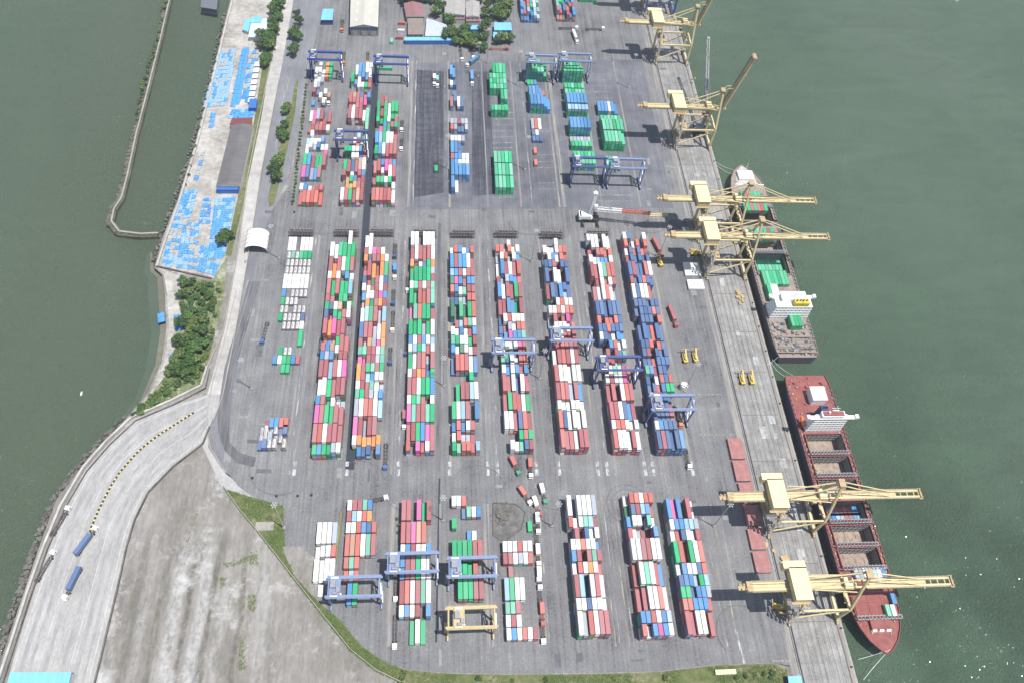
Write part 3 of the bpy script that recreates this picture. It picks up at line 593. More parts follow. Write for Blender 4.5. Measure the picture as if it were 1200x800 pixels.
B['C2'] = block('C2', (467.5,715,8), 3, 758, (584,8), ["RRwbbRw..","RRbRSb..","..PrRWwG1","PTwGRrW2","G1SwWM.G1","R..bWWb.."], 'third front block', seed=13, jig=0)
B['C3'] = block('C3', (530,640,7), 3, 708, (580,5), ["w2.g2.G3g1..","w2...GgG","s2n1..GgG",".m2.b1Gg2G",".w2.w1RsR",".b2..R.R"], 'fourth front block', seed=14, jig=0, mix='ggrr')
B['C4'] = block('C4', (594,745,5), 2, 753, (633,5), ["wr.Lmww","wrr1Gmrb","ww.Wrww","se.W..s","ww.....w","ws.....r"], 'fifth front block', seed=15, jig=0)
B['C5'] = block('C5', (678.5,740,9), 4, 750, (579,10), ["Ws.wbwRwW","N1w3rwrsLwE3","Ww.s.wN1nS","WmnwroWwW","WlwwmwRwR","Er3wb2rr2W3wR"], 'sixth front block', seed=16, jig=.1)
B['C6'] = block('C6', (752.5,740,8), 4, 751, (578,8), ["w2d2b3r3WR2R2bs","snww2WWRbw2","srwe1RMWsb","wl.r1RWWwp","sbm.WRSbb","ss2w2bWB2Wew"], 'seventh front block', seed=17, jig=.1)
B['C7'] = block('C7', (804,735,8), 4, 749, (584,8), ["Bww3Gw3ngsR","PbsSbbgsR","BbnR2wbn3bW","R1lwGwebbW","RlwWngbb..","W2erSsles3R2"], 'eighth front block', seed=18, jig=.1)
B['U1'] = block('U1', (348,235,8), 2, 243, (72,5), [".wwwwr.b.W.r.lWGP.wS","wwewen...Prrwww.BN.bS",".wwe..w..Err.we.RE1.wS","Oo....w.Rsr.wn.GB.rS","Gg........rr.bw.GR.rS",".........R.w..wpR...rS"], 'leftmost rear block', seed=19, jig=.3)
B['U2'] = block('U2', (398.5,230,8), 3, 243, (72,8), ["..gg..SrR.....g.Gr..W","W.b..trwW....ng.R.ooR","Bbww.RrR...wswwNwgoG","Bb.w.nrrR..lrswwR.noR","Wb.g.P.W....wbnTrrrT","Wwrr.b..MM.mmrrWbrrR"], 'second rear block', seed=20)
B['U3'] = block('U3', (435.5,228,8), 3, 243, (106,8), ["..Ggg..Bgg.S.r.S",".Rrrg.pLbb.R.g.S",".rGggbgGW.bw.g.S",".. Wwwgb WR.P.w.R",".. Gg.r.WR.rWg.S",".. Ggrg.RR.bR.wW"], 'third rear block', seed=21)
B['U4'] = block('U4', (529,215,8), 2, 229, (76,5), ["B.w..R..es.wBsbB3B3","...n.N...ee.wBbbB3W1","......W..rn1.wn1n1bwB3..","......N..en1.e..wwB3..","..........ee....wwB3.."], 'blue rear block', seed=22, mix='bbne', jig=0)
B['U5'] = block('U5', (580.5,212,8), 3, 229, (77,5), ["..ggg...g.......GGG","Gggg...g.......GGG","Gggg...g.......GGG","GgggG.g.......GGG","GgggGg1g.......GGG"], 'green rear block', seed=23, mix='ggx', jig=0)
def ymid(px, a, b): return (g2(px, a)[1], g2(px, b)[1])
B['U6'] = block('U6', (624,155,5), 3, 197, None, ["g5g5g1.B3B4.E1n1n1.s1..","g5g5g1.B3B4.S1w1n1....","g5g5b1.B3B4.W1.n1....","g5g4..B2B4........","g4g4..s1.B3........","g3g2....B2........"], 'stepped rear block', seed=24, mix='bbgg', fixy=ymid(624,197,84))
B['U7'] = block('U7', (674,193,8), 3, 201, None, ["g5g5.g3g3B4l4.B4e1g2.g3g3"]*5+[".g5.g3g3B4l4.B4e1g2.g3g3"], 'long rear block', seed=25, mix='ggb', fixy=ymid(674,201,86))
B['U8'] = block('U8', (711,175,10), 3, 200, None, ["B2.g3G4G4.g1g2","B2.g3G4G4.g1g2","B2.g3G4G4.g1g1","W2.g3G4G4...","B2.g3G4G4...","B1.g3G4G3..."], 'rightmost rear block', seed=26, mix='ggg', fixy=ymid(711,200,124))
B['V1'] = block('V1', (610.5,15,5), 3, 27, None, ["rrbbbn1","wnrbsn1","rnsslb1","bnbgnb","rewwll","wnm.ee"], 'far left upper block', seed=27, pitch=6.4, mix='nnb')
B['V2'] = block('V2', (653,18,5), 3, 26, None, ["drmmrr1","rggbrr1","gngnnd1","nbngrr","rbnrr1n","ebbrbb"], 'far right upper block', seed=28, pitch=6.4)
B['V3'] = block('V3', (680,0,5), 2, 3, None, ["gg"]*6, 'far green upper block', seed=29, pitch=6.4, mix='g')
def put(px, py, ch, long, rz=0.0, z=0.0, lab=None):
    p = G(px, py, z+2.6); CT.append((p.x, p.y, z, rz, ch, long, True, lab))
# tank cluster by the western curve and loose boxes in the yard
B['B9'] = block('B9', (302,520,3), 2, 527.5, (491,5), [".kkn","rkkn","bkek","bkkk","sn1k1.","sn.k"], 'tank cluster by the western curve', seed=30, mix='kkb')
# ------------------------------------------------------------------ ship-to-shore cranes
m_cy = pmat('crane_cream_yellow', (.60,.50,.28), .5, var=.12, dirt=.5, dirtcol=(.30,.22,.12), scale=.25)
m_cyr = pmat('crane_roof_yellow', (.66,.58,.34), .5, var=.06, dirt=.2, dirtcol=(.5,.4,.2), scale=.2)
m_rusty = pmat('rusty_yellow_steel', (.42,.32,.18), .7, var=.15, dirt=.7, dirtcol=(.16,.09,.05), scale=.4)
m_walk = pmat('grating_brown', (.30,.25,.17), .7, var=.3, dirt=.5, dirtcol=(.12,.09,.07), scale=.8)
m_blk = pmat('black_rubber', (.025,.025,.028), .8)
m_glass = pmat('dark_glass', (.03,.05,.07), .15, spec=.8)
m_bs = pmat('royal_blue_steel', (.035,.07,.26), .5, dirt=.3, dirtcol=(.10,.09,.12))
m_gs = pmat('pale_blue_steel', (.17,.225,.37), .5, dirt=.35, dirtcol=(.28,.26,.25))
m_ds = pmat('dark_blue_steel', (.06,.085,.22), .5, dirt=.3, dirtcol=(.13,.12,.13))
m_grey = pmat('grey_steel', (.25,.26,.28), .5, dirt=.3)
m_white = pmat('white_paint', (.78,.78,.77), .5, var=.05, dirt=.12)
XL, XS = 190.2, 217.4
def truss(mb, p, q, w_, h_, n, t=.25, mi=0):
    """open lattice girder between p and q"""
    p = Vector(p); q = Vector(q); d = (q-p).normalized(); up = Vector((0,0,1)) if abs(d.z) < .9 else Vector((1,0,0))
    s = d.cross(up).normalized(); u = s.cross(d).normalized()
    cs = [(a*w_/2, b_*h_/2) for a, b_ in ((-1,-1),(1,-1),(1,1),(-1,1))]
    def pt(i, c): return p.lerp(q, i/n) + s*c[0] + u*c[1]
    for c in cs: mb.beam(p+s*c[0]+u*c[1], q+s*c[0]+u*c[1], t*1.3, mi=mi)
    for i in range(n):
        for a in range(4):
            c1, c2 = cs[a], cs[(a+1)%4]
            mb.beam(pt(i, c1), pt(i+1, c2) , t*.7, mi=mi) if i % 2 else mb.beam(pt(i, c2), pt(i+1, c1), t*.7, mi=mi)
            mb.beam(pt(i, c1), pt(i, c2), t*.6, mi=mi)
def sts(yc, up, label, my=None, roof=None, name='ship_to_shore_crane'):
    my = my or m_cy; roof = roof or m_cyr
    r = empty(name, (204, yc, 0)); tag(r, label, 'crane', 'yellow quay cranes' if roof is m_cyr else None)
    xl, xs = XL-204, XS-204; ZB = 34.0; ZP = 19.0
    for x in (xl, xs):
        for y in (-9, 9):
            b = MB(); b.box((x, y, ZP/2+1.6), (1.5,1.3,ZP-3.2)); b.build('leg', my, r)
            b = MB()
            for k in (-1, 1):
                b.box((x, y*1.02+k*1.6, 1.2), (1.0, 2.6, 1.0)); 
                for q in (-.7,.7): b.cyl((x-.35, y*1.02+k*1.6+q, .55), (x+.35, y*1.02+k*1.6+q, .55), .45, n=10)
            b.box((x, y*1.02, 2.0), (1.1, 3.4, .8)); b.build('bogie', m_rusty, r)
        b = MB(); b.box((x, 0, 3.2), (1.2, 19.6, 1.5)); b.build('sill_beam', m_rusty if x == xl else my, r)
        b = MB(); b.box((x, 0, ZP), (1.2, 17.0, 1.5)); b.build('cross_beam', my, r)
    for y in (-9, 9):
        b = MB(); b.box(((xl+xs)/2, y, ZP+.1), (xs-xl-1.6, 1.0, 1.3)); b.build('portal_beam', my, r)
        b = MB(); b.beam((xl+.6, y, 5.0), (xs-.6, y, ZP-.8), .75); b.build('diagonal_brace', my, r)
        # landside tower rising to the girder, seaside A-frame leaning in to the apex
        b = MB(); b.beam((xl, y, ZP+.7), (xl+.5, y*.42, ZB-1.2), 1.1); b.build('upper_leg', my, r)
        b = MB(); b.beam((xs, y, ZP+.7), (xs-1.2, y*.14, 50), 1.2); b.build('upper_leg', my, r)
        b = MB(); b.beam((xs-1.2, y*.14, 49.6), (xl-3, y*.3, ZB+1.2), .6); b.build('back_stay', my, r)
        b = MB(); b.beam((xs-.6, y*.5, ZB+1), (xl+.5, y*.42, ZB+5.5), .45); b.build('mid_stay', my, r)
    b = MB(); b.box((xs-1.2, 0, 50), (2.6, 4.2, 1.6)); b.box((xs-1.2,0,51.2),(3.4,5,.25)); 
    for k in range(8): b.beam((xs-2.8+k*.45, -2.4, 51.3), (xs-2.8+k*.45, -2.4, 52.3), .08)
    b.build('apex_head', m_rusty, r)
    # girder over the quay
    x0 = -46.0
    b = MB()
    for y in (-1.6, 1.6): b.box(((x0+xs+2)/2, y, ZB), (xs+2-x0, 1.0, 1.9))
    for k in range(11): b.box((x0+3+k*6.2, 0, ZB-.5), (.6, 2.2, .6))
    wk = MB()
    for y in (-2.6, 2.6):
        wk.box(((x0+xs)/2, y, ZB+.9), (xs-x0-4, .9, .12)); wk.beam((x0+2, y*1.14, ZB+2), (xs-2, y*1.14, ZB+2), .07)
        for k in range(30): wk.beam((x0+2+k*2.4, y*1.14, ZB+.9), (x0+2+k*2.4, y*1.14, ZB+2), .06)
    wk.build('walkway', m_walk, r)
    b.box(((x0+xs)/2, 0, ZB+.55), (xs-x0-6, 2.0, .1))
    b.build('girder', my, r)
    b = MB(); b.box((x0+1, 0, ZB+.8), (3.2, 5.2, 2.4)); b.box((x0-2.5, 0, ZB+.2), (4.6, 3.0, .8))
    for k in range(5): b.box((x0-4+k*1.1, 1.2*(-1)**k, ZB+1), (.8,.9,1.1))
    b.build('rope_platform', m_rusty, r)
    # boom
    bl = 47.5
    hinge = Vector((xs+3, 0, ZB))
    ang = R(78) if up else 0
    dv = Vector((math.cos(ang), 0, math.sin(ang)))
    b = MB()
    for y in (-1.6, 1.6):
        b.beam(hinge+Vector((0,y,0)), hinge+dv*bl+Vector((0,y,0)), .95, 1.8)
    nv = Vector((-dv.z, 0, dv.x))
    b.beam(hinge+dv*3+nv*.35, hinge+dv*(bl*.72)+nv*.35, 1.9, .1)
    for k in range(13): 
        e = hinge+dv*(2+k*3.9); b.beam(e+Vector((0,-1.4,0)), e+Vector((0,1.4,0)), .5)
    wk = MB()
    for y in (-2.5, 2.5): wk.beam(hinge+dv*1+nv*1.0+Vector((0,y,0)), hinge+dv*(bl-1)+nv*1.0+Vector((0,y,0)), .8, .12)
    for k in range(26):
        for y in (-2.9, 2.9):
            e = hinge+dv*(1+k*1.8)+Vector((0,y,0)); wk.beam(e+nv*1.0, e+nv*2.0, .07)
    b.build('boom', my, r); wk.build('walkway', m_walk, r)
    b = MB(); e = hinge+dv*(bl+.6); b.beam(e+Vector((0,-3.2,0)), e+Vector((0,3.2,0)), 2.2, 1.6); b.beam(e+nv*1.4+Vector((0,-2.2,0)), e+nv*1.4+Vector((0,2.2,0)), .6)
    for y in (-2.4,0,2.4): b.cyl(e+Vector((.4,y-.25,0))+nv*1.2, e+Vector((.4,y+.25,0))+nv*1.2, .7, n=10)
    for k in range(6): b.beam(e+Vector((1.3*dv.x,-3+k*1.2,1.3*dv.z)), e+Vector((1.3*dv.x,-3+k*1.2,1.3*dv.z))+nv*1.6, .1)
    b.build('boom_tip', m_rusty, r)
    for y in (-1.6, 1.6):
        b = MB()
        if up:
            k1 = hinge+dv*20+nv*1; mid = Vector((xs+1.2, y, 53.5)); b.beam((xs-1.2, y*.7, 50.5), mid, .4); b.beam(mid, k1+Vector((0,y,0)), .4)
        else:
            b.beam((xs-.8, y*.7, 50.2), hinge+dv*30+Vector((0,y,1.0)), .5)
        b.build('fore_stay', my, r)
    # machine house: long across the girder, notched at the north-west corner
    hx = 184-204
    b = MB(); b.box((hx+.3, -.6, ZB+4.0), (8.6, 16.0, 4.8)); b.box((hx-1.0, 9.0, ZB+4.0), (11.2, 3.4, 4.8)); b.build('machine_house_wall', my, r)
    b = MB(); b.box((hx+.3, -.6, ZB+6.55), (9.2, 16.8, .3)); b.box((hx-1.0, 9.2, ZB+6.56), (11.8, 3.9, .28)); b.build('machine_house_roof', roof, r)
    b = MB(); b.box((hx, 0, ZB+1.35), (9.6, 19.5, .25))
    for k in range(12): b.beam((hx+4.8, -9.6+k*1.7, ZB+1.4), (hx+4.8, -9.6+k*1.7, ZB+2.5), .08)
    b.beam((hx+4.8, -9.6, ZB+2.5), (hx+4.8, 9.6, ZB+2.5), .08); b.build('walkway', m_rusty, r)
    b = MB()
    for y in (-6,-2,2,6): b = MB(); b.box((hx+4.65, y, ZB+4.4), (.12, 1.5, 1.2)); b.build('louvre', m_grey, r)
    # trolley with the spreader and the operator cab
    tx = 8.0 if not up else 6.0
    b = MB(); b.box((tx, 0, ZB+1.6), (5.2, 5.2, 1.2)); b.box((tx-1, 0.4, ZB+2.9), (4.2, 4.6, 1.8)); b.build('trolley', roof if not up else my, r)
    b = MB(); b.box((tx-4.2, -2.2, ZB-3.2), (2.2, 2.2, 2.6)); b.build('operator_cab', my, r)
    b = MB(); b.box((tx-4.2, -3.32, ZB-3.4), (1.8, .06, 1.8)); b.box((tx-3.06, -2.2, ZB-3.4), (.06, 1.8, 1.8)); b.build('cab_window', m_glass, r)
    b = MB(); b.box((tx+3, 0, 22), (1.0, 12.1, .5)); 
    for y in (-6, 6): b.box((tx+3, y, 21.8), (2.4, .4, .5))
    for y in (-1, 1):
        for x in (-.7,.7): b.beam((tx+3+x, y, 22.2), (tx+2+x*.8, y*.9, ZB+.8), .09)
    b.build('spreader', m_rusty, r)
    b = MB()
    for q in ((-9,9),(9,-9)): b.beam((xl, q[0]*.95, ZP+1), (xl+.4, q[1]*.45, ZB-1.5), .4)
    b.build('cross_brace', my, r)
    b = MB()
    for y in (-.9,.9): b.beam((x0+1, y, ZB+2.4), (xs+2 if up else xs+3+bl, y, ZB+2.0), .07)
    for k in range(9):
        xx = tx+4+k*1.0; b.beam((xx, 3.2, ZB+.6), (xx+.5, 3.2, ZB-1.6), .08); b.beam((xx+.5, 3.2, ZB-1.6), (xx+1.0, 3.2, ZB+.6), .08)
    b.build('hoist_ropes', m_blk, r)
    b = MB()
    for k in range(9): b.box((random.uniform(xl-1,xl+5), random.uniform(-7,7), ZP+1.4), (random.uniform(.6,2), random.uniform(.6,2), random.uniform(.6,1.6)))
    b.box(((xl+2), 0, ZP+.75), (5.5, 15, .15)); b.build('machinery_deck', m_rusty, r)
    # stair tower up the landside leg, cable drum, electrical boxes
    b = MB()
    for k in range(8):
        z = 2.2+k*3.9; s_ = 1 if k % 2 else -1
        b.beam((xl-1.7, -9+s_*1.7, z), (xl-1.7, -9-s_*1.7, z+3.6), .7, .18); b.box((xl-1.7, -9-s_*2.2, z+3.7), (1.4, 1.2, .15))
    for a in (-2.4,-1.0):
        for c_ in (-11.4,-6.6): b.beam((xl+a, c_, 1.6), (xl+a, c_, 33), .12)
    b.build('stair_tower', m_grey, r)
    b = MB(); b.cyl((xl+1.0, 5.5, 4.8), (xl+1.6, 5.5, 4.8), 2.2, n=20); b.box((xl+1.2, 5.5, 2.9), (.6,1.2,1.6)); b.build('cable_drum', m_rusty, r)
    b = MB(); b.box((xl, -4, 5.0), (1.9, 3.4, 2.2)); b.build('electrical_cabinet', m_grey, r); b = MB(); b.box((xs, 4, 4.9), (1.7, 2.4, 2)); b.build('electrical_cabinet', m_grey, r)
    return r
sts(590.0, True, 'yellow quay crane with raised boom at the far end of the quay')
sts(483.5, True, 'yellow quay crane with raised boom behind the white lattice harbour crane')
sts(386.0, False, 'yellow quay crane with lowered boom over the far bow of the green ship')
sts(352.0, False, 'yellow quay crane with lowered boom over the middle holds of the green ship')
sts(163.0, False, 'yellow quay crane with lowered boom over the middle of the red ship')
sts(114.0, False, 'yellow quay crane with lowered boom nearest the bow of the red ship')
# the blue crane at the top of the frame: only its near portal shows
def blue_crane():
    p = G(792, 22); yc = p.y+12
    return sts(yc, True, 'bright blue quay crane cut off by the top edge of the photo', my=m_bs, roof=m_bs)
b0 = blue_crane()
# ------------------------------------------------------------------ rubber-tyred gantry cranes
def rtg(px1, px2, py, mat, label, off=0, full=True):
    """px1, px2: feet of the near legs on the ground in the photo"""
    a = G(px1, py); c = G(px2, py); w_ = c.x-a.x; xc = (a.x+c.x)/2; yc = a.y+3.6
    r = empty('gantry_crane', (xc, yc, 0)); tag(r, label, 'gantry crane', 'rubber-tyred gantry cranes in the yard')
    hw = w_/2; Ht = 21.0; L_ = 7.2
    for sx in (-1, 1):
        for sy in (-1, 1):
            b = MB(); b.beam((sx*hw, sy*3.4, 1.9), (sx*(hw-.3), sy*4.6, Ht), .75, .95); b.build('leg', mat, r)
        b = MB(); b.box((sx*hw, 0, 2.0), (.9, 13.0, 1.0)); b.build('sill_beam', mat, r)
        b = MB(); b.box((sx*(hw-.3), 0, Ht-.4), (.8, 9.0, .9)); b.build('top_tie', mat, r)
        b = MB()
        for y in (-5.4,-3.9, 3.9, 5.4): b.cyl((sx*hw-.4, y, .85), (sx*hw+.4, y, .85), .85, n=14)
        b.build('tyre', m_blk, r)
        b = MB()
        b.beam((sx*(hw-.1), -3.9, 8.5), (sx*(hw-.2), 4.2, 15.5), .4); b.build('leg_brace', mat, r)
    for sy in (-1, 1):
        b = MB(); b.box((0, sy*4.6, Ht), (w_+2.6, .95, 1.5)); b.box((0, sy*5.5, Ht+.5), (w_+1.5, .8, .1))
        b.beam((-hw, sy*5.85, Ht+1.5), (hw, sy*5.85, Ht+1.5), .07)
        for k in range(12): b.beam((-hw+k*w_/11, sy*5.85, Ht+.5), (-hw+k*w_/11, sy*5.85, Ht+1.5), .06)
        b.build('girder', mat, r)
    tx = -hw+3.6+off
    b = MB(); b.box((tx, 0, Ht+1.1), (5.6, 8.8, .5)); b.build('trolley', mat, r)
    b = MB(); b.box((tx-.9, 1.0, Ht+2.3), (2.6, 3.6, 1.9)); b.box((tx+1.6, -1.8, Ht+2.0), (1.8, 2.4, 1.4)); b.cyl((tx-.9,-3.4,Ht+2.2),(tx+1.4,-3.4,Ht+2.2),.7,n=12); b.build('hoist_machinery', m_grey, r)
    b = MB(); b.box((tx-.3, 4.4, Ht+1.9), (3.8, .9, .6)); b.build('rail_cover', m_white, r); b = MB(); b.box((tx-.3, -4.9, Ht+1.7), (3.8, .5, .5)); b.build('rail_cover', m_white, r)
    b = MB(); b.box((tx+2.2, -3.4, Ht-2.6), (1.8, 1.9, 2.4)); b.build('operator_cab', m_white, r)
    b = MB(); b.box((tx+2.2, -4.38, Ht-2.8), (1.5, .06, 1.5)); b.build('cab_window', m_glass, r)
    b = MB(); b.box((tx, 0, 15.2), (1.0, 6.1, .4)); b.box((tx,-3,15),(2.4,.3,.4)); b.box((tx,3,15),(2.4,.3,.4))
    for y in (-1,1):
        for x in (-.7,.7): b.beam((tx+x, y, 15.3), (tx+x, y, Ht+.6), .08)
    b.build('spreader', m_rusty, r)
    b = MB(); b.box((-hw-1.1, 0, 3.2), (1.4, 5.0, 2.4)); b.build('power_unit', m_grey if mat is m_gs else mat, r)
    b = MB()
    for k in range(5): b.beam((hw+.5, -3+(k%2)*5, 2.4+k*3.7), (hw+.4, 2-(k%2)*5, 6+k*3.7), .55, .12)
    b.build('ladder', m_white, r)
m_ys = pmat('yellow_gantry_steel', (.44,.36,.19), .5, dirt=.3)
rtg(389, 447.5, 710, m_gs, 'pale blue gantry crane beside the mown grass and white containers')
rtg(456, 512.0, 682, m_gs, 'pale blue gantry crane over the third front stack')
rtg(525.5, 578.5, 687, m_gs, 'pale blue gantry crane over the green containers just behind the yellow gantry')
rtg(524.5, 578, 745, m_ys, 'yellow gantry crane at the near end of the green front stack', off=2)
rtg(576, 622, 432.5, m_gs, 'pale blue gantry crane over the fifth middle stack')
rtg(642, 688, 418.5, m_gs, 'pale blue gantry crane over the sixth middle stack')
rtg(695, 743, 452, m_ds, 'dark blue gantry crane over the seventh middle stack')
rtg(756, 804, 497, m_gs, 'pale blue gantry crane over the navy stack nearest the quay')
rtg(366, 402, 94, m_bs, 'royal blue gantry crane over white and orange containers near the entrance road')
rtg(441, 478, 99, m_bs, 'royal blue gantry crane beside the empty ground at the far yard')
rtg(396, 431, 187.5, m_ds, 'dark blue gantry crane over the second rear stack')
rtg(616, 648, 97, m_gs, 'slim blue gantry crane over the stepped green stack')
rtg(653, 688, 95, m_gs, 'slim blue gantry crane over the long green rear stack')
rtg(668, 706, 218, m_ds, 'dark blue gantry crane over the near green rear stack')
rtg(711, 749, 219.5, m_gs, 'pale blue gantry crane standing over empty ground in the rear yard')
rtg(752-6, 790, -6, m_bs, 'royal blue gantry crane at the very top edge of the photo') if False else None
# ------------------------------------------------------------------ mobile harbour cranes
def mhc(base, top, tip, tiph, m_t, m_j1, m_j2, label, grp=None):
    P = G(*base); r = empty('mobile_harbour_crane', (P.x, P.y, 0)); tag(r, label, 'crane')
    b = MB(); b.box((0,0,1.9), (14, 5.2, 1.4)); 
    for sx in (-1,1):
        b.box((sx*5.5, 0, 1.6), (1.2, 13, .8))
        for sy in (-1,1): b.box((sx*5.5, sy*6.4, .35), (2.6, 2.6, .5)); b.cyl((sx*5.5, sy*6.2,.5),(sx*5.5, sy*6.2,1.6),.35,n=8)
    b.build('chassis', m_blk, r)
    b = MB()
    for x in range(-5,6,2):
        for y in (-2.4,2.4): b.cyl((x*1.1, y-.5, .7), (x*1.1, y+.5, .7), .7, n=12)
    b.build('tyre', m_blk, r)
    b = MB(); b.cyl((0,0,2.6),(0,0,3.6),2.4,n=18); b.box((-3.4,0,5.2), (8.5,5.6,3.2)); b.box((-7.4,0,5.0),(1.6,6.2,3.6)); b.build('slewing_platform', m_t, r)
    b = MB(); b.beam((0,0,3.6), (.8,0,27), 2.4, 2.2); b.box((.6,0,27.6),(3.0,2.4,1.6)); b.cyl((.6,-1.4,28.4),(.6,1.4,28.4),.7,n=10); b.build('tower', m_t, r)
    b = MB(); b.box((2.6,-1.6,16), (2.4,2.2,2.6)); b.build('operator_cab', m_white, r)
    b = MB(); b.box((3.85,-1.6,15.8), (.06,1.8,1.8)); b.build('cab_window', m_glass, r)
    T = G(tip[0], tip[1], tiph) - P; piv = Vector((1.6,0,12)); mid = piv.lerp(T, .5)
    d = Vector((T.x, T.y, 0)).normalized()
    b = MB(); truss(b, piv, mid, 2.2, 2.0, 10, .36); b.build('inner_jib', m_j1, r)
    b = MB(); truss(b, mid, T, 1.8, 1.6, 10, .28); b.beam(T-(T-piv).normalized()*1.5, T, 2.0, 1.8); b.build('outer_jib', m_j2, r)
    b = MB()
    for s_ in (-.5,.5): b.beam((.6,s_,28.6), T+Vector((0,s_,.9)), .12)
    b.beam((.4,0,22), piv.lerp(T,.35)+Vector((0,0,.8)), .5); b.build('luffing_rope', m_grey, r)
    b = MB(); b.beam(T, T-Vector((0,0,T.z-6)), .1); b.box((T.x,T.y,5.4),(1.4,1.4,1.4)); b.build('hook_block', m_rusty, r)
m_redj = pmat('red_lattice', (.58,.16,.12), .5)
mhc((690,258), None, (762,250), 14, m_white, m_white, m_redj, 'white mobile harbour crane with red and white lattice jib lying low over the road')
mhc((820,155), None, (830,44), 46, m_grey, pmat('jib_navy', (.03,.04,.08), .5), m_grey, 'dark mobile harbour crane with grey lattice jib raised at the quay edge')
b = MB(); p1, p2 = G(761,253,.8), G(783,252,.8); truss(b, p1, p2, 2.0, 1.6, 8, .3); o = b.build('jib_section', m_cyr, None); tag(o, 'loose yellow lattice jib section lying beyond the red jib tip', 'crane part')
